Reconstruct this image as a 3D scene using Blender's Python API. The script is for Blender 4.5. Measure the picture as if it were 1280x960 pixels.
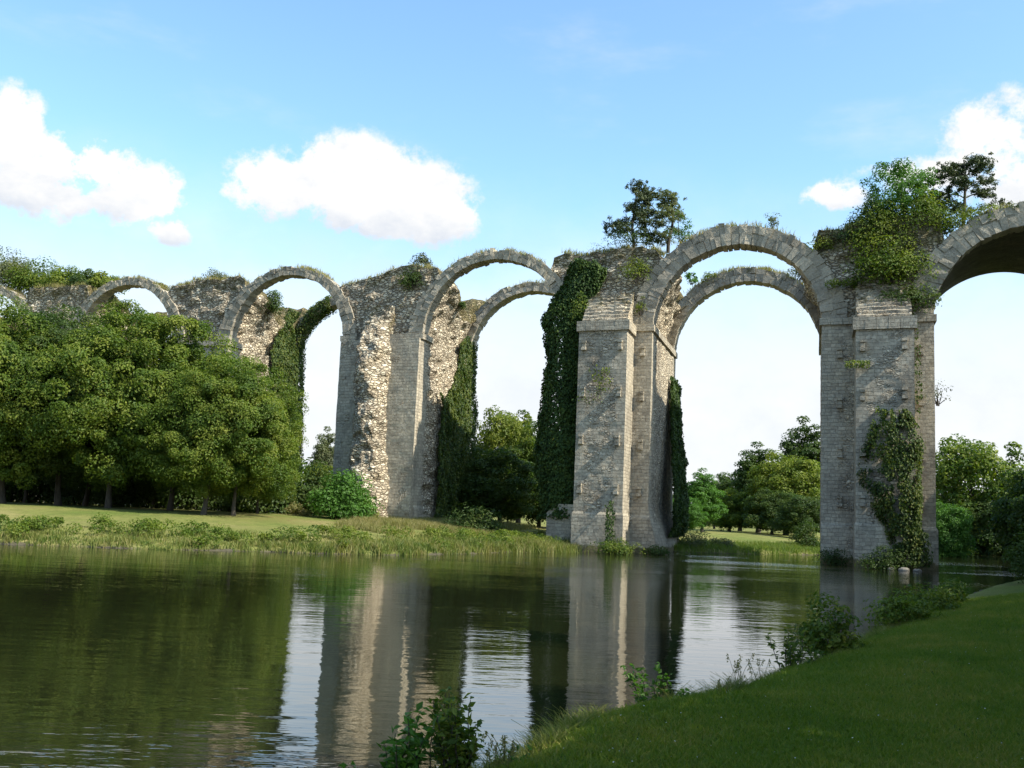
import bpy, math, random
import numpy as np
from mathutils import Matrix, Vector

# ------------------------------------------------------------------ camera, sky, sun, exposure
scene = bpy.context.scene
for o in list(bpy.data.objects): bpy.data.objects.remove(o)
COL = scene.collection
F_PX, ROLL, PITCH, EYE = 1290.0, math.radians(2.4), math.atan(162/1290), 2.9
cam_data = bpy.data.cameras.new('camera'); cam = bpy.data.objects.new('camera', cam_data); COL.objects.link(cam)
cam_data.sensor_width = 36; cam_data.lens = 36*F_PX/1280; cam_data.clip_end = 6000; cam_data.clip_start = .1
cam.matrix_world = Matrix.Translation((0, 0, EYE)) @ Matrix.Rotation(math.pi/2+PITCH, 4, 'X') @ Matrix.Rotation(ROLL, 4, 'Z')
scene.camera = cam
scene.render.resolution_x, scene.render.resolution_y = 1024, 768
scene.view_settings.view_transform = 'Standard'; scene.view_settings.look = 'None'
scene.view_settings.exposure = 1.05; scene.view_settings.gamma = 1

TH = math.radians(24)
S = np.array([math.cos(TH), -math.sin(TH)]); N = np.array([math.sin(TH), math.cos(TH)]); P0 = np.array([18.6, 85.3])
SUN_E = math.radians(43)
az = S*.996 - N*.08; az = az/np.linalg.norm(az)
sun_dir = Vector((az[0]*math.cos(SUN_E), az[1]*math.cos(SUN_E), math.sin(SUN_E)))

def ray(x, y):
    a = (x-640)/F_PX; b = (480-y)/F_PX
    u = a*math.cos(ROLL)-b*math.sin(ROLL); v = a*math.sin(ROLL)+b*math.cos(ROLL)
    return np.array([u, math.cos(PITCH)-v*math.sin(PITCH), math.sin(PITCH)+v*math.cos(PITCH)])
def at_z(x, y, z):
    d = ray(x, y); t = (z-EYE)/d[2]; return (d[0]*t, d[1]*t, z)
def at_y(x, y, Y):
    d = ray(x, y); return (d[0]*Y/d[1], Y, EYE+d[2]*Y/d[1])

world = bpy.data.worlds.new('World'); scene.world = world; world.use_nodes = True
wt = world.node_tree; wn = wt.nodes; wl = wt.links; wn.clear()
def nd(nt, t, **kw):
    n = nt.nodes.new(t)
    for k, v in kw.items():
        if k in n.inputs: n.inputs[k].default_value = v
        else: setattr(n, k, v)
    return n
def mth(nt, op, a, b=None, c=None, clamp=False):
    n = nt.nodes.new('ShaderNodeMath'); n.operation = op; n.use_clamp = clamp
    for i, v in enumerate((a, b, c)):
        if v is None: continue
        if isinstance(v, (int, float)): n.inputs[i].default_value = v
        else: nt.links.new(v, n.inputs[i])
    return n.outputs[0]
def sstep(nt, v, a, b, lo=0., hi=1.):
    n = nt.nodes.new('ShaderNodeMapRange'); n.interpolation_type = 'SMOOTHSTEP'
    nt.links.new(v, n.inputs[0]); n.inputs[1].default_value = a; n.inputs[2].default_value = b
    n.inputs[3].default_value = lo; n.inputs[4].default_value = hi
    return n.outputs[0]
def mixc(nt, f, a, b, mode='MIX'):
    n = nt.nodes.new('ShaderNodeMix'); n.data_type = 'RGBA'; n.blend_type = mode
    for s, v in ((n.inputs[0], f), (n.inputs[6], a), (n.inputs[7], b)):
        if isinstance(v, (int, float)): s.default_value = v
        elif isinstance(v, tuple): s.default_value = v if len(v) == 4 else v+(1,)
        else: nt.links.new(v, s)
    return n.outputs[2]
def ramp(nt, v, stops):
    n = nt.nodes.new('ShaderNodeValToRGB'); nt.links.new(v, n.inputs[0]); e = n.color_ramp.elements
    while len(e) < len(stops): e.new(.5)
    for k, (p, c) in enumerate(stops): e[k].position = p; e[k].color = tuple(c)+(1,)
    return n.outputs[0]

sky = nd(wt, 'ShaderNodeTexSky', sky_type='NISHITA', sun_disc=False, sun_elevation=SUN_E,
         sun_rotation=math.atan2(sun_dir.x, sun_dir.y), air_density=1.0, dust_density=1.2, ozone_density=1.4)
tc = nd(wt, 'ShaderNodeTexCoord'); sep = nd(wt, 'ShaderNodeSeparateXYZ'); wl.new(tc.outputs['Generated'], sep.inputs[0])
az_o = mth(wt, 'ARCTAN2', sep.outputs[0], sep.outputs[1]); el_o = mth(wt, 'ARCSINE', sep.outputs[2])
def wnoise(scale, detail, rough=.55, sz=(1, 1, 1)):
    mp = nd(wt, 'ShaderNodeMapping'); wl.new(tc.outputs['Generated'], mp.inputs[0]); mp.inputs['Scale'].default_value = sz
    n = nd(wt, 'ShaderNodeTexNoise', Scale=scale, Detail=detail, Roughness=rough); wl.new(mp.outputs[0], n.inputs[0]); return n.outputs[0]
n_big = wnoise(11, 8, .62, (1, 1, 1.3)); n_fine = wnoise(42, 6, .65)
# cumulus clouds as soft ellipses of direction, roughened by noise: (pixel x, y, half width, half height, strength)
blobs = [(20, 165, 34, 52, 1), (100, 205, 80, 42, 1), (165, 240, 70, 40, 1), (205, 285, 42, 26, .6), (60, 235, 70, 40, .8),
         (345, 232, 62, 38, 1), (440, 228, 95, 50, 1.1), (530, 255, 70, 48, 1), (480, 268, 110, 32, .9), (330, 260, 40, 22, .6),
         (1042, 246, 44, 22, .75), (1245, 170, 65, 55, .62), (1180, 215, 90, 28, .55), (1300, 235, 110, 38, .8), (1120, 215, 70, 18, .4),
         (150, 292, 60, 12, .35), (1500, 150, 160, 60, .9), (-180, 190, 120, 60, .8), (640, -260, 200, 60, .8), (180, -200, 160, 50, .7)]
acc = None; num = None; den = None
for (bx, by, bw, bh, st) in blobs:
    d = ray(bx, by); a0 = math.atan2(d[0], d[1]); e0 = math.atan2(d[2], math.hypot(d[0], d[1]))
    da = mth(wt, 'MULTIPLY', mth(wt, 'SUBTRACT', az_o, a0), F_PX/bw*math.cos(e0)); de = mth(wt, 'MULTIPLY', mth(wt, 'SUBTRACT', el_o, e0), F_PX/bh)
    r2 = mth(wt, 'ADD', mth(wt, 'MULTIPLY', da, da), mth(wt, 'MULTIPLY', de, de))
    g = mth(wt, 'MULTIPLY', mth(wt, 'EXPONENT', mth(wt, 'MULTIPLY', r2, -1.0)), st)
    acc = g if acc is None else mth(wt, 'MAXIMUM', acc, g)
    gd = mth(wt, 'MULTIPLY', g, de); num = gd if num is None else mth(wt, 'ADD', num, gd); den = mth(wt, 'ADD', g, .02 if den is None else den)
nn = mth(wt, 'ADD', mth(wt, 'MULTIPLY', mth(wt, 'SUBTRACT', n_big, .5), 3.2), mth(wt, 'MULTIPLY', mth(wt, 'SUBTRACT', n_fine, .5), 2.0))
field = mth(wt, 'ADD', acc, mth(wt, 'MULTIPLY', nn, mth(wt, 'ADD', mth(wt, 'MULTIPLY', acc, .8), .12)))
cl = sstep(wt, field, .25, .58)
cirrus = mth(wt, 'MULTIPLY', sstep(wt, wnoise(3.2, 6, .6, (1, 1, 3)), .52, .8), .35)
# bank of low white cloud towards the horizon
low = mth(wt, 'MULTIPLY', sstep(wt, mth(wt, 'ADD', el_o, mth(wt, 'MULTIPLY', mth(wt, 'SUBTRACT', n_big, .5), .10)), .10, .34, 1, 0), .96)
cov = mth(wt, 'MAXIMUM', mth(wt, 'MAXIMUM', cl, low), cirrus, clamp=True)
bg_s = nd(wt, 'ShaderNodeBackground', Strength=0.15)
skyc = mixc(wt, 1.0, sky.outputs[0], (.86, 1.04, 1.06), 'MULTIPLY'); wl.new(skyc, bg_s.inputs[0])
shn = wnoise(26, 6, .6, (1, 1, 1.6))
hrel = mth(wt, 'DIVIDE', num, den)
shade = mth(wt, 'ADD', sstep(wt, hrel, -1.0, .1), mth(wt, 'MULTIPLY', mth(wt, 'SUBTRACT', shn, .5), 2.2), clamp=True)
ccol = mixc(wt, shade, (.76, .81, .89), (1.04, 1.03, 1.01))
ccol = mixc(wt, mth(wt, 'MULTIPLY', low, mth(wt, 'SUBTRACT', 1, cl)), ccol, ramp(wt, n_big, [(.3, (.84, .88, .94)), (.7, (1.0, 1.0, 1.0))]))
bg_c = nd(wt, 'ShaderNodeBackground', Strength=0.50); wl.new(ccol, bg_c.inputs[0])
mx = nd(wt, 'ShaderNodeMixShader'); wl.new(cov, mx.inputs[0]); wl.new(bg_s.outputs[0], mx.inputs[1]); wl.new(bg_c.outputs[0], mx.inputs[2])
wo = nd(wt, 'ShaderNodeOutputWorld'); wl.new(mx.outputs[0], wo.inputs[0])

sl = bpy.data.lights.new('sun', 'SUN'); sl.energy = 4.0; sl.angle = math.radians(.5); sl.color = (1, .93, .80)
so = bpy.data.objects.new('sun', sl); COL.objects.link(so); so.location = (60, 0, 80)
so.rotation_euler = sun_dir.to_track_quat('Z', 'Y').to_euler()

# ------------------------------------------------------------------ noise and mesh helpers
rng = np.random.default_rng(7)
def _h(ix, iy, iz, seed):
    h = (ix.astype(np.int64)*374761393 + iy.astype(np.int64)*668265263 + iz.astype(np.int64)*2147483647 + seed*1274126177) & 0xffffffff
    h = ((h ^ (h >> 13))*1274126177) & 0xffffffff; h = ((h ^ (h >> 16))*2246822519) & 0xffffffff
    return (h ^ (h >> 15)) & 0xffff
def vnoise(x, y, z, seed=0):
    x, y, z = np.broadcast_arrays(np.asarray(x, float), np.asarray(y, float), np.asarray(z, float))
    ix, iy, iz = np.floor(x), np.floor(y), np.floor(z); fx, fy, fz = x-ix, y-iy, z-iz
    fx, fy, fz = (f*f*(3-2*f) for f in (fx, fy, fz)); r = 0
    for dx in (0, 1):
        for dy in (0, 1):
            for dz in (0, 1):
                r = r + _h(ix+dx, iy+dy, iz+dz, seed)/32767.5*(fx if dx else 1-fx)*(fy if dy else 1-fy)*(fz if dz else 1-fz)
    return r-1
def fbm(x, y, z, seed=0, oct=3):
    r = 0; a = 1; t = 0
    for k in range(oct):
        r = r+a*vnoise(np.asarray(x)*2**k, np.asarray(y)*2**k, np.asarray(z)*2**k, seed+k); t += a; a *= .5
    return r/t
def smooth(a, b, x):
    t = np.clip((np.asarray(x, float)-a)/(b-a), 0, 1); return t*t*(3-2*t)

def link(o, parent=None):
    COL.objects.link(o)
    if parent is not None: o.parent = parent
    return o
def mesh_obj(name, V, F, mat, parent=None, attrs=None, smooth_sh=False):
    V = np.asarray(V, np.float32); F = np.asarray(F, np.int32)
    me = bpy.data.meshes.new(name); me.vertices.add(len(V)); me.vertices.foreach_set('co', V.ravel())
    k = F.shape[1]; me.loops.add(F.size); me.loops.foreach_set('vertex_index', F.ravel())
    me.polygons.add(len(F)); me.polygons.foreach_set('loop_start', np.arange(0, F.size, k, dtype=np.int32))
    try: me.polygons.foreach_set('loop_total', np.full(len(F), k, np.int32))
    except Exception: pass
    me.polygons.foreach_set('use_smooth', np.full(len(F), smooth_sh, bool))
    for an, av in (attrs or {}).items():
        av = np.asarray(av, np.float32)
        if av.ndim == 1: me.attributes.new(an, 'FLOAT', 'POINT').data.foreach_set('value', av)
        else: me.attributes.new(an, 'FLOAT_VECTOR', 'POINT').data.foreach_set('vector', av.ravel())
    me.update(calc_edges=True); me.validate()
    me.materials.append(mat)
    return link(bpy.data.objects.new(name, me), parent)
def tag(o, label=None, cat=None, group=None, kind=None):
    for k, v in (('label', label), ('category', cat), ('group', group), ('kind', kind)):
        if v: o[k] = v
    return o
def thing(name, loc, label, cat, group=None):
    o = bpy.data.objects.new(name, None); COL.objects.link(o); o.location = loc; o.empty_display_size = .3
    return tag(o, label, cat, group)

def W(s, n, z):   # aqueduct coordinates (along, into, up) to world
    s, n, z = np.broadcast_arrays(np.asarray(s, float), np.asarray(n, float), np.asarray(z, float))
    ss = s-.13*n
    return np.stack([P0[0]+ss*S[0]+n*N[0], P0[1]+ss*S[1]+n*N[1], z], -1)
def sn(x, y, n=0.):   # pixel to (s, z) on the plane n
    d = ray(x, y); o = P0+N*n; t = (o@N)/(d[:2]@N); p = d[:2]*t-P0
    return p@S+.13*n, EYE+d[2]*t

class MB:
    def __init__(s): s.V = []; s.F = []; s.A = {}; s.n = 0
    def add(s, V, F, **attrs):
        V = np.asarray(V, float).reshape(-1, 3); s.V.append(V); s.F.append(np.asarray(F)+s.n); s.n += len(V)
        for k, v in attrs.items():
            v = np.asarray(v, float)
            if v.ndim == 0: v = np.full(len(V), float(v))
            s.A.setdefault(k, []).append(v.reshape(len(V), -1) if v.size != len(V) else v.reshape(len(V)))
    def grid(s, P, **attrs):
        a, b = P.shape[:2]; idx = np.arange(a*b).reshape(a, b)
        F = np.stack([idx[:-1, :-1], idx[1:, :-1], idx[1:, 1:], idx[:-1, 1:]], -1).reshape(-1, 4)
        s.add(P.reshape(-1, 3), F, **{k: (np.asarray(v).reshape(a*b, -1) if np.asarray(v).size == 3*a*b else np.broadcast_to(v, (a, b)).reshape(-1)) for k, v in attrs.items()})
    def build(s, name, mat, parent=None, smooth_sh=False):
        return mesh_obj(name, np.concatenate(s.V), np.concatenate(s.F), mat, parent, {k: np.concatenate(v) for k, v in s.A.items()}, smooth_sh)
BOXF = np.array([[0, 3, 2, 1], [4, 5, 6, 7], [0, 1, 5, 4], [1, 2, 6, 5], [2, 3, 7, 6], [3, 0, 4, 7]])

# ------------------------------------------------------------------ materials
def newmat(name):
    m = bpy.data.materials.new(name); m.use_nodes = True; m.node_tree.nodes.clear(); nt = m.node_tree
    out = nd(nt, 'ShaderNodeOutputMaterial'); return m, nt, out
def attr(nt, name): return nd(nt, 'ShaderNodeAttribute', attribute_name=name)
def noise(nt, vec, scale, detail=4, rough=.6, sz=None):
    if sz:
        mp = nd(nt, 'ShaderNodeMapping'); nt.links.new(vec, mp.inputs[0]); mp.inputs['Scale'].default_value = sz; vec = mp.outputs[0]
    n = nd(nt, 'ShaderNodeTexNoise', Scale=scale, Detail=detail, Roughness=rough); nt.links.new(vec, n.inputs[0]); return n.outputs[0]

def masonry(name, dark=1.0, block=False):
    m, nt, out = newmat(name); L = nt.links
    uv = attr(nt, 'uvm').outputs['Vector']; rub = attr(nt, 'rub').outputs['Fac']; moss = attr(nt, 'moss').outputs['Fac']
    geo = nd(nt, 'ShaderNodeNewGeometry').outputs['Position']
    stain = noise(nt, geo, .35, 6, .7, (1, 1, .55)); fine = noise(nt, geo, 5, 5, .7); grime = noise(nt, geo, 1.1, 5, .75, (1, 1, .35))
    bs = nd(nt, 'ShaderNodeBsdfPrincipled', Roughness=.93); bs.inputs['Specular IOR Level'].default_value = .15
    if block:
        tint = attr(nt, 'tint').outputs['Fac']
        base = ramp(nt, tint, [(0, (.21, .20, .175)), (.5, (.265, .25, .22)), (1, (.33, .31, .27))])
        h = mth(nt, 'ADD', fine, noise(nt, geo, 2.4, 5, .7)); bump_d = .09
    else:
        # ashlar: coursed squared blocks, coordinates warped a little so that no course is dead straight
        wv = nd(nt, 'ShaderNodeVectorMath', operation='ADD'); L.new(uv, wv.inputs[0])
        wn_ = nd(nt, 'ShaderNodeTexNoise', Scale=.9, Detail=3.); L.new(uv, wn_.inputs[0])
        ws = nd(nt, 'ShaderNodeVectorMath', operation='SCALE'); ws.inputs[3].default_value = .24; L.new(wn_.outputs[1], ws.inputs[0]); L.new(ws.outputs[0], wv.inputs[1])
        br = nd(nt, 'ShaderNodeTexBrick', Scale=1., offset=.5, squash=.75, squash_frequency=3)
        br.inputs['Mortar Size'].default_value = .018; br.inputs['Mortar Smooth'].default_value = .4; br.inputs['Bias'].default_value = 0
        br.inputs['Brick Width'].default_value = .56; br.inputs['Row Height'].default_value = .29; L.new(wv.outputs[0], br.inputs[0])
        br.inputs['Color1'].default_value = (.235, .22, .19, 1); br.inputs['Color2'].default_value = (.35, .33, .285, 1); br.inputs['Mortar'].default_value = (.235, .22, .19, 1)
        # rubble: flat irregular stones with deep gaps
        mp = nd(nt, 'ShaderNodeMapping'); mp.inputs['Scale'].default_value = (1, 1, 2.0); L.new(geo, mp.inputs[0])
        wr = nd(nt, 'ShaderNodeTexNoise', Scale=2.2, Detail=3.); L.new(mp.outputs[0], wr.inputs[0])
        w2 = nd(nt, 'ShaderNodeVectorMath', operation='SCALE'); w2.inputs[3].default_value = .5; L.new(wr.outputs[1], w2.inputs[0])
        w3 = nd(nt, 'ShaderNodeVectorMath', operation='ADD'); L.new(mp.outputs[0], w3.inputs[0]); L.new(w2.outputs[0], w3.inputs[1])
        vc = nd(nt, 'ShaderNodeTexVoronoi', Scale=2.1, feature='F1'); L.new(w3.outputs[0], vc.inputs[0])
        ve = nd(nt, 'ShaderNodeTexVoronoi', Scale=2.1, feature='DISTANCE_TO_EDGE'); L.new(w3.outputs[0], ve.inputs[0])
        sc = nd(nt, 'ShaderNodeSeparateColor'); L.new(vc.outputs['Color'], sc.inputs[0])
        stone = ramp(nt, sc.outputs[0], [(0, (.24, .21, .17)), (.35, (.35, .315, .26)), (.7, (.44, .405, .34)), (1, (.55, .52, .45))])
        gap = sstep(nt, ve.outputs[0], .02, .11)
        rubc = mixc(nt, gap, mixc(nt, sstep(nt, rub, .7, 1.0), (.27, .25, .215), (.16, .135, .105)), stone)
        # where patches of the ashlar facing have weathered back to rubble
        pn = noise(nt, geo, .9, 5, .7)
        mask = sstep(nt, mth(nt, 'ADD', rub, mth(nt, 'MULTIPLY', mth(nt, 'SUBTRACT', pn, .5), 2.6)), .40, .66)
        worn = sstep(nt, noise(nt, geo, .7, 5, .7), .46, .60)
        facing = mixc(nt, mth(nt, 'MULTIPLY', worn, .7), br.outputs[0], ramp(nt, noise(nt, geo, 2.2, 6, .75), [(.3, (.20, .19, .165)), (.5, (.29, .275, .24)), (.7, (.38, .36, .31))]))
        base = mixc(nt, mask, facing, rubc)
        hb = mth(nt, 'ADD', mth(nt, 'SUBTRACT', 1, br.outputs['Fac']), mth(nt, 'MULTIPLY', noise(nt, geo, 2.2, 6, .75), 1.4))
        hr = mth(nt, 'MULTIPLY', mth(nt, 'ADD', sstep(nt, ve.outputs[0], 0, .22), mth(nt, 'MULTIPLY', sc.outputs[1], .9)), 2.6)
        hm = nd(nt, 'ShaderNodeMix'); L.new(mask, hm.inputs[0]); L.new(hb, hm.inputs[2]); L.new(hr, hm.inputs[3])
        h = mth(nt, 'ADD', hm.outputs[0], mth(nt, 'MULTIPLY', fine, .8)); bump_d = .055
    base = mixc(nt, 1, base, ramp(nt, fine, [(.3, (.72, .72, .72)), (.7, (1.15, 1.14, 1.12))]), 'MULTIPLY')
    base = mixc(nt, 1, base, ramp(nt, stain, [(.32, (.66, .64, .62)), (.5, (1, .99, .96)), (.68, (1.22, 1.16, 1.06))]), 'MULTIPLY')
    base = mixc(nt, mth(nt, 'MULTIPLY', sstep(nt, grime, .54, .74), .55), base, (.085, .08, .07))
    mk = sstep(nt, mth(nt, 'ADD', moss, mth(nt, 'MULTIPLY', mth(nt, 'SUBTRACT', noise(nt, geo, 1.3, 5, .75), .5), 1.4)), .5, .75)
    mcol = ramp(nt, noise(nt, geo, 3, 4), [(.35, (.045, .05, .018)), (.55, (.10, .085, .035)), (.75, (.17, .13, .07))])
    base = mixc(nt, mth(nt, 'MULTIPLY', mk, .85), base, mcol)
    base = mixc(nt, 1, base, (1.42, 1.36, 1.25), 'MULTIPLY')
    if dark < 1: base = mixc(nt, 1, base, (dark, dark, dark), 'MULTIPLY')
    L.new(base, bs.inputs['Base Color'])
    bp = nd(nt, 'ShaderNodeBump', Strength=1.0, Distance=bump_d); L.new(h, bp.inputs['Height']); L.new(bp.outputs[0], bs.inputs['Normal'])
    L.new(bs.outputs[0], out.inputs[0]); return m
M_stone = masonry('weathered_masonry'); M_block = masonry('voussoir_stone', block=True); M_vault_shade = masonry('shade_dark_vault_stone', dark=.3)  # last one: shade under the vault put into its stone as a darker colour

def leafmat(name, stops, trans=.35, rough=.55):
    m, nt, out = newmat(name); L = nt.links
    lv = attr(nt, 'lv').outputs['Fac']; geo = nd(nt, 'ShaderNodeNewGeometry')
    v = mth(nt, 'ADD', mth(nt, 'MULTIPLY', lv, .55), mth(nt, 'MULTIPLY', noise(nt, geo.outputs['Position'], .55, 5, .65), 1.0)); v = mth(nt, 'SUBTRACT', v, .22)
    c = ramp(nt, v, stops)
    bs = nd(nt, 'ShaderNodeBsdfPrincipled', Roughness=rough); bs.inputs['Specular IOR Level'].default_value = .25; L.new(c, bs.inputs['Base Color'])
    tr = nd(nt, 'ShaderNodeBsdfTranslucent'); tcx = mixc(nt, 1, c, (1.5, 1.7, .5), 'MULTIPLY'); L.new(tcx, tr.inputs[0])
    ms = nd(nt, 'ShaderNodeMixShader'); ms.inputs[0].default_value = trans
    L.new(bs.outputs[0], ms.inputs[1]); L.new(tr.outputs[0], ms.inputs[2]); L.new(ms.outputs[0], out.inputs[0]); return m
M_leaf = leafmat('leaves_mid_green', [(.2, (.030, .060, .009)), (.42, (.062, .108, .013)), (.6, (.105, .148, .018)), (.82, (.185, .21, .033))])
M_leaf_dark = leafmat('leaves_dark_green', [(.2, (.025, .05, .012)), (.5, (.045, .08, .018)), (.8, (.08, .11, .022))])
M_leaf_yel = leafmat('leaves_yellow_green', [(.2, (.07, .11, .015)), (.5, (.115, .155, .02)), (.8, (.19, .21, .03))])
M_leaf_fresh = leafmat('leaves_fresh_green', [(.2, (.04, .09, .012)), (.5, (.06, .14, .02)), (.8, (.09, .19, .03))])
M_leaf_pale = leafmat('leaves_pale_grey_green', [(.2, (.07, .09, .045)), (.5, (.11, .13, .065)), (.8, (.16, .17, .09))])
M_ivy = leafmat('ivy_leaves', [(.2, (.018, .038, .010)), (.5, (.032, .066, .013)), (.8, (.07, .11, .02))], trans=.15, rough=.65)
M_creeper = leafmat('creeper_leaves', [(.2, (.022, .045, .010)), (.5, (.045, .08, .014)), (.8, (.11, .13, .022))], trans=.25)
M_pine = leafmat('pine_needles', [(.2, (.028, .045, .018)), (.5, (.05, .072, .026)), (.8, (.085, .10, .036))], trans=.12)
M_grass_g = leafmat('grass_blades_green', [(.15, (.055, .10, .018)), (.5, (.10, .15, .028)), (.85, (.17, .18, .05))], trans=.4)
M_grass_m = leafmat('grass_blades_mixed', [(.2, (.05, .09, .018)), (.4, (.10, .14, .028)), (.6, (.17, .18, .05)), (.85, (.27, .23, .10))], trans=.35)
M_grass_t = leafmat('grass_blades_dry', [(.15, (.12, .14, .035)), (.5, (.20, .19, .07)), (.85, (.32, .26, .13))], trans=.35)
M_lawn_blades = leafmat('lawn_blades', [(.15, (.06, .11, .011)), (.45, (.10, .16, .016)), (.65, (.16, .19, .028)), (.88, (.27, .23, .06))], trans=.35)

def barkmat():
    m, nt, out = newmat('bark'); L = nt.links; geo = nd(nt, 'ShaderNodeNewGeometry').outputs['Position']
    n1 = noise(nt, geo, 6, 5, .7, (1, 1, .25)); bs = nd(nt, 'ShaderNodeBsdfPrincipled', Roughness=.95)
    L.new(ramp(nt, n1, [(.3, (.03, .025, .018)), (.7, (.09, .075, .055))]), bs.inputs['Base Color'])
    bp = nd(nt, 'ShaderNodeBump', Strength=.8, Distance=.03); L.new(n1, bp.inputs['Height']); L.new(bp.outputs[0], bs.inputs['Normal'])
    L.new(bs.outputs[0], out.inputs[0]); return m
M_bark = barkmat()

def groundmat():
    m, nt, out = newmat('meadow_ground'); L = nt.links; geo = nd(nt, 'ShaderNodeNewGeometry').outputs['Position']
    near = attr(nt, 'near').outputs['Fac']; dw = attr(nt, 'shore').outputs['Fac']; leafy = attr(nt, 'litter').outputs['Fac']
    a = noise(nt, geo, .12, 5, .65); b = noise(nt, geo, 1.4, 5, .7); c = noise(nt, geo, 14, 4, .7)
    far_c = ramp(nt, a, [(.3, (.105, .145, .035)), (.5, (.165, .175, .055)), (.7, (.25, .22, .095))])
    near_c = ramp(nt, b, [(.3, (.055, .09, .013)), (.55, (.09, .13, .018)), (.75, (.15, .155, .035))])
    col = mixc(nt, near, far_c, near_c)
    col = mixc(nt, 1, col, ramp(nt, b, [(.3, (.75, .78, .75)), (.7, (1.2, 1.15, 1.1))]), 'MULTIPLY')
    col = mixc(nt, 1, col, ramp(nt, c, [(.3, (.6, .6, .6)), (.7, (1.3, 1.3, 1.3))]), 'MULTIPLY')
    col = mixc(nt, sstep(nt, mth(nt, 'ADD', leafy, mth(nt, 'MULTIPLY', mth(nt, 'SUBTRACT', b, .5), .9)), .45, .75), col, (.12, .08, .04))
    col = mixc(nt, sstep(nt, mth(nt, 'ADD', dw, mth(nt, 'MULTIPLY', mth(nt, 'SUBTRACT', b, .5), .5)), .15, .5, 1, 0), col, (.09, .08, .055))
    bs = nd(nt, 'ShaderNodeBsdfPrincipled', Roughness=1.); bs.inputs['Specular IOR Level'].default_value = .05; L.new(col, bs.inputs['Base Color'])
    bp = nd(nt, 'ShaderNodeBump', Strength=.7, Distance=.06); L.new(mth(nt, 'ADD', c, b), bp.inputs['Height']); L.new(bp.outputs[0], bs.inputs['Normal'])
    L.new(bs.outputs[0], out.inputs[0]); return m
M_ground = groundmat()

def watermat():
    m, nt, out = newmat('pond_water'); L = nt.links; geo = nd(nt, 'ShaderNodeNewGeometry').outputs['Position']
    bs = nd(nt, 'ShaderNodeBsdfPrincipled', Roughness=.02, IOR=1.5); bs.inputs['Base Color'].default_value = (.011, .013, .005, 1)
    w1 = noise(nt, geo, 1.5, 2, .5, (.55, 1.3, 1)); w2 = noise(nt, geo, .32, 2, .5, (.6, 1.1, 1)); w3 = noise(nt, geo, 5.0, 2, .55, (.6, 1.4, 1))
    patch = sstep(nt, noise(nt, geo, .06, 3, .5, (1, 2.5, 1)), .42, .66)
    sy = nd(nt, 'ShaderNodeSeparateXYZ'); L.new(geo, sy.inputs[0]); far = sstep(nt, sy.outputs[1], 46, 84)
    w3 = mth(nt, 'MULTIPLY', w3, mth(nt, 'ADD', 1, mth(nt, 'MULTIPLY', far, 5.0)))
    h = mth(nt, 'ADD', mth(nt, 'ADD', mth(nt, 'MULTIPLY', w1, .009), mth(nt, 'MULTIPLY', w2, .016)),
            mth(nt, 'MULTIPLY', w3, mth(nt, 'MULTIPLY', mth(nt, 'ADD', patch, .3), .0042)))
    bp = nd(nt, 'ShaderNodeBump', Strength=1., Distance=1.); L.new(h, bp.inputs['Height']); L.new(bp.outputs[0], bs.inputs['Normal'])
    L.new(bs.outputs[0], out.inputs[0]); return m
M_water = watermat()

# ------------------------------------------------------------------ ground and water
lips = [at_z(*p) for p in ((640, 948, 1), (760, 893, 1), (860, 868, 1), (1000, 817, .9), (1080, 795, .9), (1130, 775, .8), (1190, 742, .7), (1260, 722, .6))]
near_edge = []
for k, (x, y, z) in enumerate(lips):
    a = np.array(lips[max(k-1, 0)][:2]); b = np.array(lips[min(k+1, len(lips)-1)][:2]); t = (b-a)/np.linalg.norm(b-a)
    near_edge.append((x-t[1]*1.05, y+t[0]*1.05))
pond = [(-150, -60), (-60, -30), (-12, -8), (-4.5, -1), (-3.4, 4), (-2.0, 7.0)] + near_edge + [(48, 88), (75, 125), (125, 195), (150, 240), (128, 232), (107, 219), (90, 207), (62, 160), (44, 122), (33, 108), (28, 103.2), (22, 99.5), (16.4, 98), (9.5, 95),
        (4.4, 85.5), (3.0, 81.5), (.5, 79.2), (-2.5, 73), (-6.5, 66), (-11.3, 63.8), (-15.8, 62.6), (-19.9, 60.4), (-28.5, 59.1), (-45, 55.5), (-80, 46), (-150, 25)]
PG = np.array(pond)
def shore_dist(x, y):   # signed distance, positive on land
    x = np.asarray(x, float); y = np.asarray(y, float); best = np.full(x.shape, 1e9); ins = np.zeros(x.shape, bool)
    for k in range(len(PG)):
        ax, ay = PG[k]; bx, by = PG[(k+1) % len(PG)]; ex, ey = bx-ax, by-ay
        t = np.clip(((x-ax)*ex+(y-ay)*ey)/(ex*ex+ey*ey), 0, 1)
        best = np.minimum(best, np.hypot(x-ax-t*ex, y-ay-t*ey))
        c = ((ay > y) != (by > y)); xi = np.where(c, (x-ax)-(y-ay)*ex/(ey if abs(ey) > 1e-9 else 1e-9), 1)
        ins ^= c & (xi < 0)
    return np.where(ins, -best, best)
def near_mask(x, y):   # 1 on the photographer's bank
    return smooth(-3, 3, (np.asarray(x)-(-6+.62*np.asarray(y)))*1.0+ (np.asarray(y) < 12)*20)
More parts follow.
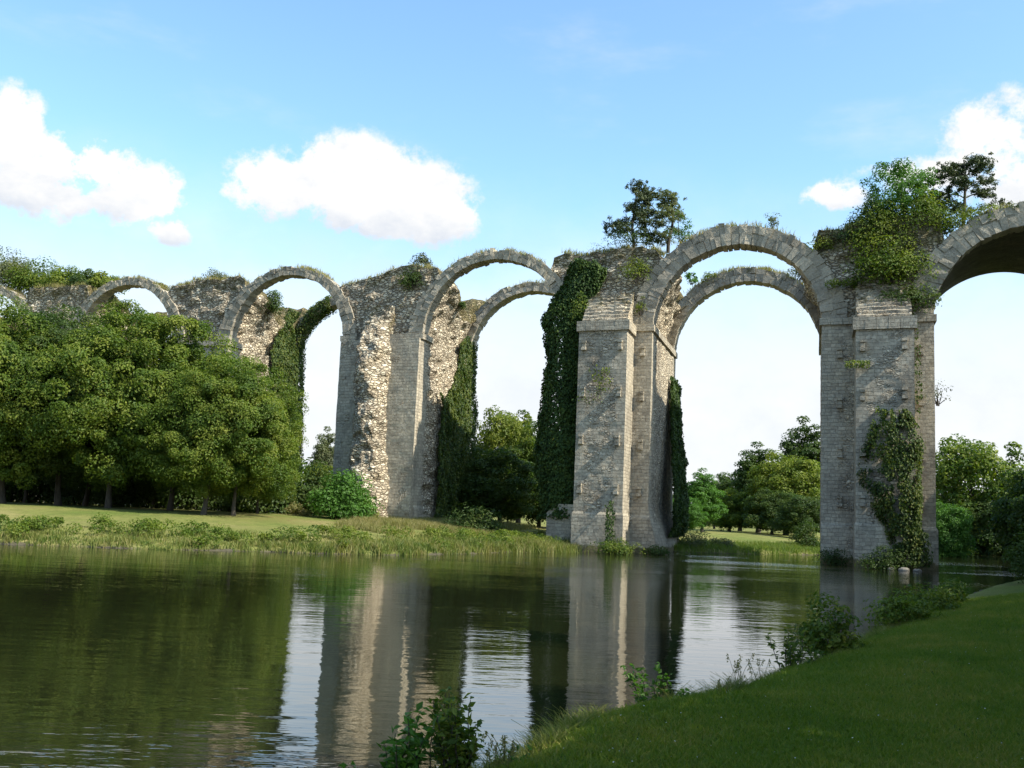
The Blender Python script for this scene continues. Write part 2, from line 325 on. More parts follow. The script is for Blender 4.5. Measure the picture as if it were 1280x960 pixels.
def ground_z(x, y):
    x = np.asarray(x, float); y = np.asarray(y, float)
    d = shore_dist(x, y) + .35*fbm(x*.5, y*.5, 0, 3, 3); nm = near_mask(x, y)
    near = .6*smooth(-.1, .45, d)+.4*smooth(.2, 1.3, d)+.15*smooth(2, 10, d) - .45*smooth(22, 60, y)*smooth(0, 1, d)
    left = smooth(8, -8, x)
    far = .35*smooth(0, 1.2, d)+(.35+.25*left)*smooth(1, 6, d)+(.75+.3*left)*smooth(4, 24, d)
    z = far*(1-nm)+near*nm + .05*fbm(x*.25, y*.25, 0, 9, 3)*smooth(.5, 4, d)
    z = z + np.where(d > 60, (d-60)*.003, 0)
    return np.where(d < 0, np.maximum(d*.8, -1.6), z)
gr = np.concatenate([[0.01], np.exp(np.linspace(math.log(1.2), math.log(3500), 520))])
ga = np.radians(np.concatenate([np.linspace(-180, -40, 60)[:-1], np.linspace(-40, 40, 330)[:-1], np.linspace(40, 180, 60)]))
GR, GA = np.meshgrid(gr, ga, indexing='ij'); GX, GY = GR*np.sin(GA), GR*np.cos(GA); GZ = ground_z(GX, GY)
mb = MB(); sd = shore_dist(GX, GY)
tree_line = smooth(12, 3, np.abs((GX+34)*.35+(GY-88)))*smooth(-8, -14, GX)
mb.grid(np.stack([GX, GY, GZ], -1)[:, ::-1], near=near_mask(GX, GY)[:, ::-1], shore=sd[:, ::-1], litter=tree_line[:, ::-1]*.5)
tag(mb.build('ground', M_ground, smooth_sh=True), kind='structure')
mb = MB(); wx = np.linspace(-160, 175, 2); wy = np.linspace(-70, 260, 2); WX, WY = np.meshgrid(wx, wy, indexing='ij')
mb.grid(np.stack([WX, WY, WX*0], -1)); tag(mb.build('water', M_water), kind='structure')

# ------------------------------------------------------------------ aqueduct
ZI = 19.25          # springing of the arches
ARCH = [(22.5, 7.1), (-.15, 7.1), (-22.75, 7.25), (-46.0, 7.05), (-67.75, 7.15), (-89.2, 7.2)]     # centre, inner radius
DEP = 15.5
aq = thing('aqueduct', tuple(W(0, 0, 0)), 'ruined stone aqueduct of tall round arches crossing the meadow and pond', 'aqueduct')
AQ0 = W(0, 0, 0)
def aqb(mb, name, mat, parent=aq, label=None, smooth_sh=False):
    V = np.concatenate(mb.V)-AQ0
    o = mesh_obj(name, V, np.concatenate(mb.F), mat, parent, {k: np.concatenate(v) for k, v in mb.A.items()}, smooth_sh)
    if label: o['label'] = label
    return o
def disp(P, amp, seed=11):   # push surface points about by noise of their position, so that shared edges stay shut
    x, y, z = P[..., 0], P[..., 1], P[..., 2]*1.6
    D = np.stack([fbm(x*.9, y*.9, z*.9, seed+k*7, 4) for k in range(3)], -1); D[..., 2] *= .5
    return P+D*np.asarray(amp)[..., None]
def mass(mb, c, wl_, wr_, n0f, n1, z0, ztop, rubf, ampf, step=.28, mossf=None, seed=11):
    """Stack of slices: left/right half widths wl_(z), wr_(z), front n0f(z), back n1, from z0 to ztop(s,n)."""
    H = ztop(c, (n0f(25)+n1)/2)-z0; nt_ = max(3, int(H/step)); t = np.linspace(0, 1, nt_+1)
    def pt(u, v, t):   # u -1..1 across, v 0..1 into
        wtop = np.where(u < 0, wl_(24.9), wr_(24.9)); n_t = n0f(z0+H)+(n1-n0f(z0+H))*v
        zt = ztop(c+u*wtop, n_t); z = z0+(zt-z0)*t
        s = c+u*np.where(u < 0, wl_(z), wr_(z)); n = n0f(z)+(n1-n0f(z))*v
        return s, n, z
    wid = wl_(z0+1)+wr_(z0+1); dep = n1-n0f(z0+1); nu = max(3, int(wid/step)); nv = max(2, int(dep/step))
    U = np.linspace(-1, 1, nu+1); Vv = np.linspace(0, 1, nv+1)
    faces = [('front', *np.meshgrid(U, t, indexing='ij'), 0), ('right', *np.meshgrid(Vv, t, indexing='ij'), 1), ('back', *np.meshgrid(-U, t, indexing='ij'), 2), ('left', *np.meshgrid(1-Vv, t, indexing='ij'), 3), ('top', *np.meshgrid(U, Vv, indexing='ij'), 4)]
    for nm, a, b, k in faces:
        if k == 0: s, n, z = pt(a, 0*a, b); uv = (s, z)
        elif k == 1: s, n, z = pt(1+0*a, a, b); uv = (n+3.3, z)
        elif k == 2: s, n, z = pt(a, 1+0*a, b); uv = (s, z)
        elif k == 3: s, n, z = pt(-1+0*a, a, b); uv = (n+5.1, z)
        else: s, n, z = pt(a, b, 1+0*a); uv = (s, n)
        r = rubf(nm, s, n, z)+0*s; P = disp(W(s, n, z), ampf(r), seed)
        mo = (mossf(nm, s, n, z) if mossf else smooth(1.2, .1, z)*.85+.12*smooth(8, 0, z))+0*s
        if nm == 'top': mo = .8+0*s
        mb.grid(P, uvm=np.stack([uv[0], uv[1], 0*s], -1), rub=r, moss=mo)
amp_def = lambda r: .03+.22*np.clip(r, 0, 1)

def arch_w(c, pc, Rf):   # half width of pier mass at height z on the side of the arch centred c
    d = abs(c-pc)
    return lambda z: d-np.sqrt(np.maximum(Rf**2-np.maximum(np.asarray(z, float)-ZI, 0)**2, (Rf*.71)**2))

def box_s(mb, s0, s1, n0, n1, z0, z1, rub=.0, moss=0., jit=0., tint=None):
    c = np.array([(s0, n0, z0), (s1, n0, z0), (s1, n1, z0), (s0, n1, z0), (s0, n0, z1), (s1, n0, z1), (s1, n1, z1), (s0, n1, z1)], float)
    c += rng.uniform(-jit, jit, c.shape)
    # separate faces so that the masonry coordinates stay metric on each
    for q, ax in zip(BOXF, (1, 1, 0, 2, 0, 2)):
        p = c[q]; uv = np.stack([p[:, 0]+p[:, 1] if ax != 1 else p[:, 0], p[:, 2] if ax != 1 else p[:, 1], p[:, 0]*0], -1)
        at = dict(uvm=uv, rub=rub, moss=moss)
        if tint is not None: at['tint'] = tint
        mb.add(W(p[:, 0], p[:, 1], p[:, 2]), [[0, 1, 2, 3]], **at)

PIERS = {   # left, right edge at the springing, centre arches on either side, top height, label
 'G': dict(l=29.6, r=38.0, al=ARCH[0], ar=(45.2, 7.2), top=28.0, base=-1.5, label='plain pier beyond the right edge of the pond'),
 'B': dict(l=6.95, r=15.4, al=ARCH[1], ar=ARCH[0], top=27.3, base=-1.5, label='pier standing in the water at the right, creeper on its foot'),
 'A': dict(l=-15.5, r=-7.25, al=ARCH[2], ar=ARCH[1], top=26.4, base=-1.5, label='pier standing in the water at the middle, sunlit edge on its buttress'),
 'C': dict(l=-38.95, r=-30.0, al=ARCH[3], ar=ARCH[2], top=26.0, base=1.2, label='ruined pier on the grass with its rubble core laid bare'),
 'D': dict(l=-60.6, r=-53.05, al=ARCH[4], ar=ARCH[3], top=26.5, base=1.2, label='pier half hidden behind the row of trees'),
 'E': dict(l=-82.0, r=-74.9, al=ARCH[5], ar=ARCH[4], top=26.8, base=1.2, label='farthest pier at the left under the shrubs'),
 'F': dict(l=-104, r=-96.4, al=(-111.5, 7.2), ar=ARCH[5], top=27.0, base=1.2, label='pier beyond the left edge of the trees')}

def rub_pier(p, front_mid=.62, side=1.0, edge=1.0):
    def f(nm, s, n, z):
        z = np.asarray(z, float)
        if nm in ('front', 'back'):
            d = np.minimum(s-p['l'], p['r']-s); return front_mid*smooth(edge*.6, edge*1.3, d)
        if nm in ('right', 'left'):
            return side*smooth(1.4, 2.4, n)*smooth(DEP-.9, DEP-1.8, n)*smooth(1.5, 3.5, z)
        return 1.0
    return f
TH_K = {22.5: 1.8, -.15: 1.75}
def top_z(key, s, n):
    p = PIERS[key]; c = (p['l']+p['r'])/2; s = np.asarray(s, float); x = s-c
    sl = {'C': .10*x-.5*smooth(-2, -5, x), 'D': .3*smooth(4, 0, np.abs(x))-.3, 'E': -.03*x, 'B': .05*x}.get(key, 0*x)
    z = _top_raw(p, sl, s, x, key, n)
    for (ca, ra), th in ((p['al'], 1.05), (p['ar'], 1.05)):
        tt = (TH_K.get(ca, 1.0)); e = ZI+np.sqrt(np.maximum((ra+tt)**2-(s-ca)**2, 0))+.12
        z = np.where(np.abs(s-ca) < ra+tt-2.2, np.minimum(z, np.maximum(e, 24.0)), z)
    return z
def _top_raw(p, sl, s, x, key, n):
    return p['top']+sl+.75*fbm(s*.3, np.asarray(n)*.3, p['top'], 5, 4)+.3*np.maximum(vnoise(s*1.1, n, 3, 8), 0)-.5*smooth(4, 6, np.abs(x))*(key != 'B')
pier_objs = {}
for key, p in PIERS.items():
    c = (p['l']+p['r'])/2; hw = (p['r']-p['l'])/2; mb = MB()
    erode = 1.0 if key in 'CD' else .25
    def ero(z, hw=hw, e=erode, key=key):
        z = np.asarray(z, float); return hw+ (.9*smooth(4.5, 0, z) if key == 'A' else .12*smooth(3.2, 3.0, z)) + 0*z
    fr = lambda z, key=key: np.asarray(z)*0.+ (-.35*smooth(3.2, 3.0, z) if key in 'AB' else 0)
    rf = rub_pier(p, {'A': .42, 'B': .38}.get(key, .45), 1.0 if key in 'CDE' else .72, 1.4 if key != 'C' else 2.6)
    amp = (lambda r: .02+.42*np.clip(r, 0, 1)**1.3) if key in 'CD' else (lambda r: .018+.12*np.clip(r, 0, 1))
    mass(mb, c, (lambda z: hw+0*np.asarray(z, float)) , ero, fr, DEP, p['base'], lambda s, n: ZI+0*s, rf, amp, step=.26)
    po = aqb(mb, 'pier', M_stone, label=p['label']); pier_objs[key] = po
    # upper masonry between the arches: rubble spandrels, ragged top sinking towards the back
    mb = MB(); wl_ = arch_w(p['al'][0], c, p['al'][1]+.75); wr_ = arch_w(p['ar'][0], c, p['ar'][1]+.75)
    top = p['top']
    def ztop(s, n, top=top, c=c, key=key):
        s = np.asarray(s, float); n = np.asarray(n, float)
        dip = (.9 if key == 'B' else 2.3)*smooth(3, 11, n)*smooth(15.5, 13, n)
        return top_z(key, s, n)-dip
    rfu = lambda nm, s, n, z: np.where(np.asarray(n) > 15.2, .5, 1.0)+0*np.asarray(s)
    mof = lambda nm, s, n, z, key=key: (.30 if key != 'B' else .45)*smooth(23, 26, z)+.18*(nm == 'front')+.12
    mass(mb, c, wl_, wr_, lambda z: .28+0*np.asarray(z, float), DEP-.3, ZI, ztop, rfu, lambda r: .12+.30*np.asarray(r), step=.24, mossf=mof, seed=23)
    aqb(mb, 'spandrel', M_stone)
    # impost band round the springing
    mb = MB(); z0, z1 = ZI-.12, ZI+.42
    for s_ in np.arange(p['l']-.18, p['r']+.1, .9):
        s2 = min(s_+.88, p['r']+.18)
        if key == 'C' and c-2.9 < s_ < c+.5:
            if mb.V: aqb(mb, 'impost_band', M_stone, po); mb = MB()
            continue
        box_s(mb, s_, s2, -.2, .5, z0, z1, .1, .35, .015)
    for n_ in np.arange(.5, DEP, 1.1):
        if key in 'CD' and n_ > 2: continue
        for sd_ in (p['r'], p['l']):
            a, b = (sd_-.5, sd_+.2) if sd_ == p['r'] else (sd_-.2, sd_+.5)
            box_s(mb, a, b, n_+.01, min(n_+1.09, DEP), z0, z1, .1, .35, .015)
    aqb(mb, 'impost_band', M_stone, po)

def buttress(key, s0, s1, dep=3.5, capz=(18.65, 19.5)):
    po = pier_objs[key]; c = (s0+s1)/2; hw = (s1-s0)/2; mb = MB()
    def rf(nm, s, n, z):
        if nm == 'front': return .5*smooth(.45, 1.0, np.minimum(s-s0, s1-s))*smooth(2.6, 3.4, z)+.25*smooth(2, .2, z)
        return .12
    mass(mb, c, lambda z: hw+.10*smooth(3.3, 3.1, z), lambda z: hw+.10*smooth(3.3, 3.1, z), lambda z: -dep-.12*smooth(3.3, 3.1, z), .1, PIERS[key]['base'], lambda s, n: capz[0]+0*s, rf, lambda r: .018+.10*np.clip(r, 0, 1), step=.22)
    aqb(mb, 'buttress', M_stone, po)
    mb = MB()
    for s_ in np.arange(s0-.2, s1+.1, .86): box_s(mb, s_, min(s_+.84, s1+.2), -dep-.2, -dep+.6, capz[0], capz[1], .1, .15, .015)
    for n_ in np.arange(-dep+.61, .0, .9):
        box_s(mb, s1-.5, s1+.2, n_, min(n_+.88, -.21), capz[0], capz[1], .05, .1, .01); box_s(mb, s0-.2, s0+.5, n_, min(n_+.88, -.21), capz[0], capz[1], .05, .1, .01)
    box_s(mb, s0+.4, s1-.4, -dep+.55, .1, capz[0]+.1, capz[1]-.06, .4, .5)
    aqb(mb, 'cap_band', M_stone, po)
    # broken rubble courses stepping back above the cap
    mb = MB()
    def nf(z):
        z = np.asarray(z, float); k = np.floor((z-capz[1])/.36)*.36/(3.0); return -dep+.55+(dep-.6)*np.clip(k, 0, 1)**1.1
    mass(mb, c, lambda z: hw-.1+0*np.asarray(z, float), lambda z: hw-.12+0*np.asarray(z, float), nf, .9, capz[1]-.06, lambda s, n: capz[1]+3.1+.3*fbm(s, n, 0, 4, 2), lambda nm, s, n, z: .55+0*s,
         lambda r: .05+.1*r, step=.12, mossf=lambda nm, s, n, z: .35+.25*smooth(capz[1]+.8, capz[1]+2.5, z))
    aqb(mb, 'stepped_rubble_cap', M_stone, po)
buttress('A', -13.15, -8.85); buttress('B', 9.46, 13.65, 3.5, (18.0, 18.95)); buttress('G', 31.7, 35.9)
# low stub of wall at the left foot of the middle pier
mb = MB(); mass(mb, -15.0, lambda z: 1.05+0*np.asarray(z, float), lambda z: 1.8+0*np.asarray(z, float), lambda z: -1.6+0*np.asarray(z, float), .1, -.8, lambda s, n: 3.9-.9*np.clip(-15.2-s, 0, 1)+0*n,
     lambda nm, s, n, z: .15, lambda r: .03+0*r, step=.22); aqb(mb, 'wall_stub', M_stone, pier_objs['A'])

# putlog stones left standing out of the faces, and dark square holes' sills
def putlogs(key, cols, zs):
    for (s_, n_) in cols:
        for z_ in zs:
            zz = z_+rng.uniform(-.12, .12); mb = MB()
            box_s(mb, s_-.2, s_+.2, n_-.32, n_+.1, zz, zz+.26, .2, .1, .02)
            box_s(mb, s_-.17, s_+.17, n_-.18, n_+.1, zz+.27, zz+.62, .3, .1, .02)
            box_s(mb, s_-.2, s_+.2, n_-.30, n_+.1, zz+.64, zz+.84, .2, .1, .02)
            aqb(mb, 'putlog_stone', M_stone, pier_objs[key])
putlogs('A', [(-12.65, -3.5), (-9.45, -3.5)], [16.9, 12.9, 8.9, 4.9]); putlogs('A', [(-8.05, 0)], [16.9, 12.9, 8.7, 4.7])
putlogs('B', [(9.95, -3.5), (12.95, -3.5)], [16.4, 12.6, 8.4, 4.6]); putlogs('B', [(8.35, 0), (14.4, 0)], [16.4, 12.4, 8.4, 4.6])
putlogs('C', [(-37.6, 0), (-31.9, 0)], [16.8, 12.6, 8.2])

# ruined pier: rubble core of the lost buttress, and the squared facing that survives beside it
mb = MB(); a = np.radians(np.linspace(-100, 100, 44)); zz = np.linspace(1.0, 22.5, 100); A_, Z_ = np.meshgrid(a, zz, indexing='ij')
tp = 1-smooth(17, 22.3, Z_)*.75
cs = -34.95+.5*smooth(10, 2, Z_); hwid = 1.95+.35*smooth(9, 2, Z_)+.25*fbm(Z_*.3, 1, 0, 5, 3)
lump = 1+.24*fbm(A_*1.6, Z_*.55, 0, 31, 4)
sC = cs+np.sin(A_)*hwid*(.85+.15*lump)*(.75+.25*tp); nC = .25-np.maximum(np.cos(A_), -.2)*(2.7+.6*smooth(8, 2, Z_))*lump*tp
mb.grid(disp(W(sC, nC, Z_), .38+0*sC, 41), uvm=np.stack([sC, Z_, 0*sC], -1), rub=1.4+0*sC, moss=.02+.5*smooth(17, 21, Z_))
aqb(mb, 'rubble_core', M_stone, pier_objs['C'], 'pale sunlit rubble core of a lost buttress')
mb = MB(); mass(mb, -31.65, lambda z: 1.6+.0*np.asarray(z, float), lambda z: 1.62+.0*np.asarray(z, float), lambda z: -.55-.25*smooth(5.5, 3, z)+0*np.asarray(z, float), 1.7, 1.2, lambda s, n: ZI-.1+0*s,
     lambda nm, s, n, z: .16+.3*smooth(6, 3, z), lambda r: .03+.06*r, step=.24); aqb(mb, 'squared_facing', M_stone, pier_objs['C'])
mb = MB(); mass(mb, -37.75, lambda z: 1.22+.0*np.asarray(z, float), lambda z: 1.2+.0*np.asarray(z, float), lambda z: -.3+0*np.asarray(z, float), 1.7, 1.2, lambda s, n: ZI-.1+0*s,
     lambda nm, s, n, z: .25, lambda r: .03+.08*r, step=.26); aqb(mb, 'squared_facing', M_stone, pier_objs['C'])

# arch rings of separate voussoirs
def ring(k, n0, n1, name, th_c, th_h, ragged=.18, skip_from=None, coarse=1.0, mosst=.25, z_off=0):
    c, r = ARCH[k]; mb = MB(); L_ = math.pi*r
    for course in range(2):
        n_b = int(L_/(.47*coarse)) - course*2
        cuts = np.linspace(0, math.pi, n_b+1); cuts[1:-1] += rng.uniform(-.24, .24, n_b-1)*math.pi/n_b
        for i in range(n_b):
            g = .012/r; a0 = cuts[i]+g; a1 = cuts[i+1]-g; am = (a0+a1)/2
            th = th_c+(th_h-th_c)*(1-math.sin(am))**.8
            th1 = th*(.56+.05*math.sin(i*2.1))
            if course == 0: ra, rb = r+rng.normal(0, .012), r+th1-.015
            else:
                ra, rb = r+th1+.015, r+th+rng.normal(0, .09)+ (.25 if (name == 'front_arch_ring' and k == 1 and abs(am-1.62) < .12) else 0)
            nn0 = n0+rng.normal(0, .025); nn1 = n1+(rng.uniform(-ragged, ragged) if course == 0 else rng.uniform(-.1, .1))
            pts = []
            for n_ in (nn0, nn1):
                for (rr, aa) in ((ra, a0), (rb, a0), (rb, a1), (ra, a1)):
                    pts.append((c+rr*math.cos(aa), n_, ZI+z_off+rr*math.sin(aa)))
            pts = np.array(pts)+rng.normal(0, .03, (8, 3)); q = rng.random()
            if course == 1 and math.sin(am) > .55 and rng.random() < .07: continue
            mo = mosst*(.3+.7*course*max(0, math.sin(am)))
            V = W(pts[:, 0], pts[:, 1], pts[:, 2])
            Fq = np.array([[0, 1, 2, 3], [7, 6, 5, 4], [0, 4, 5, 1], [1, 5, 6, 2], [2, 6, 7, 3], [3, 7, 4, 0]])
            mb.add(V, Fq, uvm=np.stack([pts[:, 0], pts[:, 2], 0*pts[:, 0]], -1), rub=0, moss=mo, tint=q)
        # dark mortar core just inside the stones
    aa = np.linspace(0.0, math.pi, 80)
    for (ra, rb, na, nb) in ((r+.06, None, n0+.06, n1-.25),):
        thv = th_c+(th_h-th_c)*(1-np.sin(aa))**.8-.08
        prof = [(r+.06+0*aa, na), (r+thv, na), (r+thv, nb), (r+.06+0*aa, nb), (r+.06+0*aa, na)]
        P = np.stack([W(c+rr*np.cos(aa), n_, ZI+z_off+rr*np.sin(aa)) for rr, n_ in prof], 0)
        mb.grid(P, uvm=P, rub=0., moss=0., tint=-.4)
    return aqb(mb, name, M_block)
TH_F = [1.75, 1.7, .82, .8, .8, .8]
for k in range(6):
    ring(k, 0., 1.95 if k < 2 else 1.55, 'front_arch_ring', TH_F[k], 2.0 if k < 2 else 1.6, .24)
    if k > 0: ring(k, 13.7, 15.45, 'rear_arch_ring', [0, 1.3, 1.0, 1.0, 1.0, 1.0][k], 1.4, .15, coarse=1.25, mosst=.55)
# the vault that still stands at the right
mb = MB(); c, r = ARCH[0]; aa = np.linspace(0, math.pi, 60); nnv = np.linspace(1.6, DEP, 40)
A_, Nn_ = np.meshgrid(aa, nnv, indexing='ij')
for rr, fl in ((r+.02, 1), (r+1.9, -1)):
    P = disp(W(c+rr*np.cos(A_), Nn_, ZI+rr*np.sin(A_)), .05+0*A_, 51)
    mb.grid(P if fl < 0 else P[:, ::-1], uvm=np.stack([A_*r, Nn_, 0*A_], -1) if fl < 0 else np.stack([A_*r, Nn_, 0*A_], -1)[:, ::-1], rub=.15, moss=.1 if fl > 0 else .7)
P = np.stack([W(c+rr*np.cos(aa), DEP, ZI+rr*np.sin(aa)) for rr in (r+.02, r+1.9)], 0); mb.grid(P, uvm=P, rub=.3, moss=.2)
aqb(mb, 'vault', M_vault_shade, label='vault still whole between its two arch rings')

# ------------------------------------------------------------------ foliage generators
ASPECT = .62
def leaf_quads(P, nrm, size, seed, aspect=None, tang=None):
    """one folded diamond per point: P centres, nrm facing, size length"""
    aspect = ASPECT if aspect is None else aspect
    r = np.random.default_rng(seed); M_ = len(P); nrm = nrm/np.maximum(np.linalg.norm(nrm, axis=1, keepdims=True), 1e-6)
    t = r.normal(size=(M_, 3)) if tang is None else tang+r.normal(size=(M_, 3))*.25
    t -= nrm*np.sum(t*nrm, 1, keepdims=True); t /= np.maximum(np.linalg.norm(t, axis=1, keepdims=True), 1e-6)
    b = np.cross(nrm, t); L = (np.asarray(size)*r.uniform(.65, 1.3, M_))[:, None]; w = L*aspect*.5
    fold = nrm*L*.12
    V = np.stack([P-t*L*.5, P+b*w-t*L*.05+fold, P+t*L*.5-fold*.6, P-b*w-t*L*.05+fold], 1).reshape(-1, 3)
    return V, np.arange(M_*4).reshape(M_, 4), np.repeat(r.random(M_), 4)
def unit(r, n):
    v = r.normal(size=(n, 3)); return v/np.linalg.norm(v, axis=1, keepdims=True)
def clump_leaves(centers, radii, per, size, seed, up=.55, flat=.6, out_c=None, chaos=.55, depth=.45):
    r = np.random.default_rng(seed); n = len(centers); idx = np.repeat(np.arange(n), per)
    u = unit(r, len(idx)); u[:, 2] = np.where((u[:, 2] < -.3) & (r.random(len(idx)) < .45), -u[:, 2], u[:, 2])
    rad = np.asarray(radii)[idx][:, None]; k = 1-depth*r.random((len(idx), 1))**1.5
    off = u*rad*k; off[:, 2] *= flat; P = centers[idx]+off
    nrm = u+np.array([0, 0, up])+r.normal(size=u.shape)*chaos
    if out_c is not None: d = P-out_c; nrm += .5*d/np.maximum(np.linalg.norm(d, axis=1, keepdims=True), .1)
    V, F, lv = leaf_quads(P, nrm, size, seed+1)
    cl_ = np.repeat(np.random.default_rng(seed+2).random(n)[idx], 4)
    return V, F, .45*lv+.55*cl_
def tube(mb, pts, rads, sides=7):
    pts = np.asarray(pts, float); n = len(pts); T = np.gradient(pts, axis=0); T /= np.maximum(np.linalg.norm(T, axis=1, keepdims=True), 1e-6)
    ref = np.where(np.abs(T[:, 2:3]) > .9, np.array([[1., 0, 0]]), np.array([[0, 0, 1.]])); U = np.cross(T, ref); U /= np.linalg.norm(U, axis=1, keepdims=True); V = np.cross(T, U)
    a = np.linspace(0, 2*math.pi, sides+1); R = np.asarray(rads, float)
    P = pts[:, None]+(U[:, None]*np.cos(a)[None, :, None]+V[:, None]*np.sin(a)[None, :, None])*R[:, None, None]
    mb.grid(P)
def limb(p0, p1, r, bend=.12, n=7):
    p0 = np.asarray(p0, float); p1 = np.asarray(p1, float); t = np.linspace(0, 1, n)[:, None]; L = np.linalg.norm(p1-p0)
    w = np.stack([vnoise(t[:, 0]*2.3, r.random()*50, k*9.) for k in range(3)], -1)*L*bend*np.sin(t*math.pi)
    return p0+(p1-p0)*t+w+np.array([0, 0, 1.])*np.sin(t*math.pi)*L*.06

def broadleaf(h, w, base, seed, trunk_r=.28, n_cl=150, per=150, leaf=.36, shape='dome', cl_r=(.9, 1.7), flat=.8, lean=(0, 0), dens_in=.25):
    """returns trunk MB and crown MB round the origin; h height, w crown radius, base height of the lowest leaves"""
    r = np.random.default_rng(seed); cz = base+(h-base)*.5; ctr = np.array([lean[0], lean[1], cz])
    pts = []
    while len(pts) < n_cl:
        u = unit(r, 1)[0]; k = 1-dens_in*1.6*r.random()**1.6 if r.random() > .12 else r.uniform(.3, .8)
        zf = u[2]*k
        prof = 1.0
        if shape == 'dome': prof = 1.0 if zf < 0 else 1
        if shape == 'tall': prof = .85-.25*zf
        bump = 1+.24*vnoise(u[0]*1.7+seed, u[1]*1.7, u[2]*1.7, seed)+.16*vnoise(u[0]*4, u[1]*4, u[2]*4, seed+1)
        rr = np.array([w*prof, w*prof, (h-base)*.5])
        zz_ = u[2] if u[2] > 0 else u[2]*.92
        p = ctr+np.array([u[0], u[1], zz_])*k*rr*bump
        if u[2] < 0: p[:2] = ctr[:2]+(p[:2]-ctr[:2])*(1+.18*min(1, -u[2]))
        pts.append(p)
    pts = np.array(pts); rad = r.uniform(cl_r[0], cl_r[1], n_cl)
    V, F, lv = clump_leaves(pts, rad, per, leaf, seed+5, flat=flat, out_c=ctr, up=.35)
    crown = MB(); crown.add(V, F, lv=lv)
    tr = MB(); fork = base+(h-base)*.18; top = np.array([lean[0]*.8, lean[1]*.8, h*.82])
    tp = limb((0, 0, -.3), top, r, .05, 12); k = np.linspace(0, 1, 12); rr = trunk_r*(1-k*.85); rr[0] *= 1.5; rr[1] *= 1.1
    tube(tr, tp, rr, 10)
    for i in range(16):
        q = pts[r.integers(len(pts))]; t0 = r.uniform(.28, .8); o = tp[int(t0*11)]
        if q[2] < o[2]-1.5: continue
        tube(tr, limb(o, q, r, .12, 7), trunk_r*.42*(1-t0*.6)*np.linspace(1, .2, 7), 6)
    return tr, crown
def tree_thing(name, loc, label, cat, trunkmb, crownmb, mat, group=None, rot=0, sc=1.):
    t = thing(name, loc, label, cat, group); t.rotation_euler.z = rot; t.scale = (sc,)*3
    trunkmb.build('trunk', M_bark, t, True); crownmb.build('crown', mat, t); return t
def copy_tree(src, loc, label, rot, sc, mat=None, group=None):
    t = src.copy(); COL.objects.link(t); t.location = loc; t.rotation_euler = (0, 0, rot); t.scale = sc if isinstance(sc, tuple) else (sc,)*3; t['label'] = label
    if group: t['group'] = group
    elif 'group' in t: del t['group']
    for ch in src.children:
        c_ = ch.copy(); COL.objects.link(c_); c_.parent = t
        if mat and ch.name.startswith('crown'):
            c_.data = ch.data; c_.material_slots[0].link = 'OBJECT'; c_.material_slots[0].material = mat
    return t
def gz(x, y): return float(ground_z(np.array([x]), np.array([y]))[0])
def gpt(px, Y):
    d = ray(px, 640); x = d[0]*Y/d[1]; return (x, Y, gz(x, Y))

# ------------------------------------------------------------------ trees along the far bank, left
G1 = 'row of broad trees in front of the aqueduct'
v1 = broadleaf(14.4, 5.5, 1.25, 101, .2, 380, 250, .21, cl_r=(.5, 1.3), flat=.85); v2 = broadleaf(14.8, 5.6, 1.0, 202, .22, 380, 250, .21, cl_r=(.5, 1.3), flat=.85); v3 = broadleaf(13.6, 5.5, 1.0, 303, .18, 380, 250, .21, cl_r=(.5, 1.3), flat=.85)
def hgt(px_top, px, Y):   # tree height that reaches the given pixel row
    return at_y(px, px_top, Y)[2]-gpt(px, Y)[2]
T1 = tree_thing('broadleaf_tree', gpt(135, 83), 'broad tree with a pale leaning trunk, third from the left of the row', 'tree', *v1, M_leaf, G1, .3, 1.06*hgt(400, 160, 83)/14.9)
T2 = tree_thing('broadleaf_tree', gpt(72, 86), 'dark green tree second from the left of the row', 'tree', *v2, M_leaf_dark, G1, 1.2, 1.06*hgt(398, 72, 86)/15.3)
T3 = tree_thing('broadleaf_tree', gpt(292, 81), 'rightmost tree of the row, low boughs almost touching the ivy pillar', 'tree', *v3, M_leaf, G1, 2.2, hgt(458, 310, 81)/14.1)
copy_tree(T2, gpt(2, 84), 'yellowish tree cut by the left edge of the photo', 2.6, 1.06*hgt(392, 2, 84)/15.3, M_leaf, G1)
copy_tree(T1, gpt(212, 85), 'tall tree at the middle of the row, fourth from the left', 3.6, 1.06*hgt(416, 212, 85)/14.9, M_leaf, G1)
copy_tree(T2, gpt(254, 80), 'tree with two close dark trunks near the right end of the row', 5.1, hgt(445, 262, 80)/15.3, M_leaf, G1)
copy_tree(T3, gpt(322, 88), 'tree tucked behind the right end of the row beside the ivy pillar', .7, (hgt(505, 345, 88)/14.1*.85, hgt(505, 345, 88)/14.1*.85, hgt(505, 345, 88)/14.1), M_leaf, G1)
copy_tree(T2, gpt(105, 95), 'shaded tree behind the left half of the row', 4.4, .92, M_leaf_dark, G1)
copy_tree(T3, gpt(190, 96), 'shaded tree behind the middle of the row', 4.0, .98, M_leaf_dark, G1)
copy_tree(T2, gpt(-70, 82), 'tree beyond the left edge of the photo', .9, 1.0, M_leaf, G1)
copy_tree(T3, gpt(30, 100), 'shaded tree behind the leftmost trunks of the row', 5.5, 1., M_leaf_dark, G1)

G2 = 'dark undergrowth behind the row of trees'
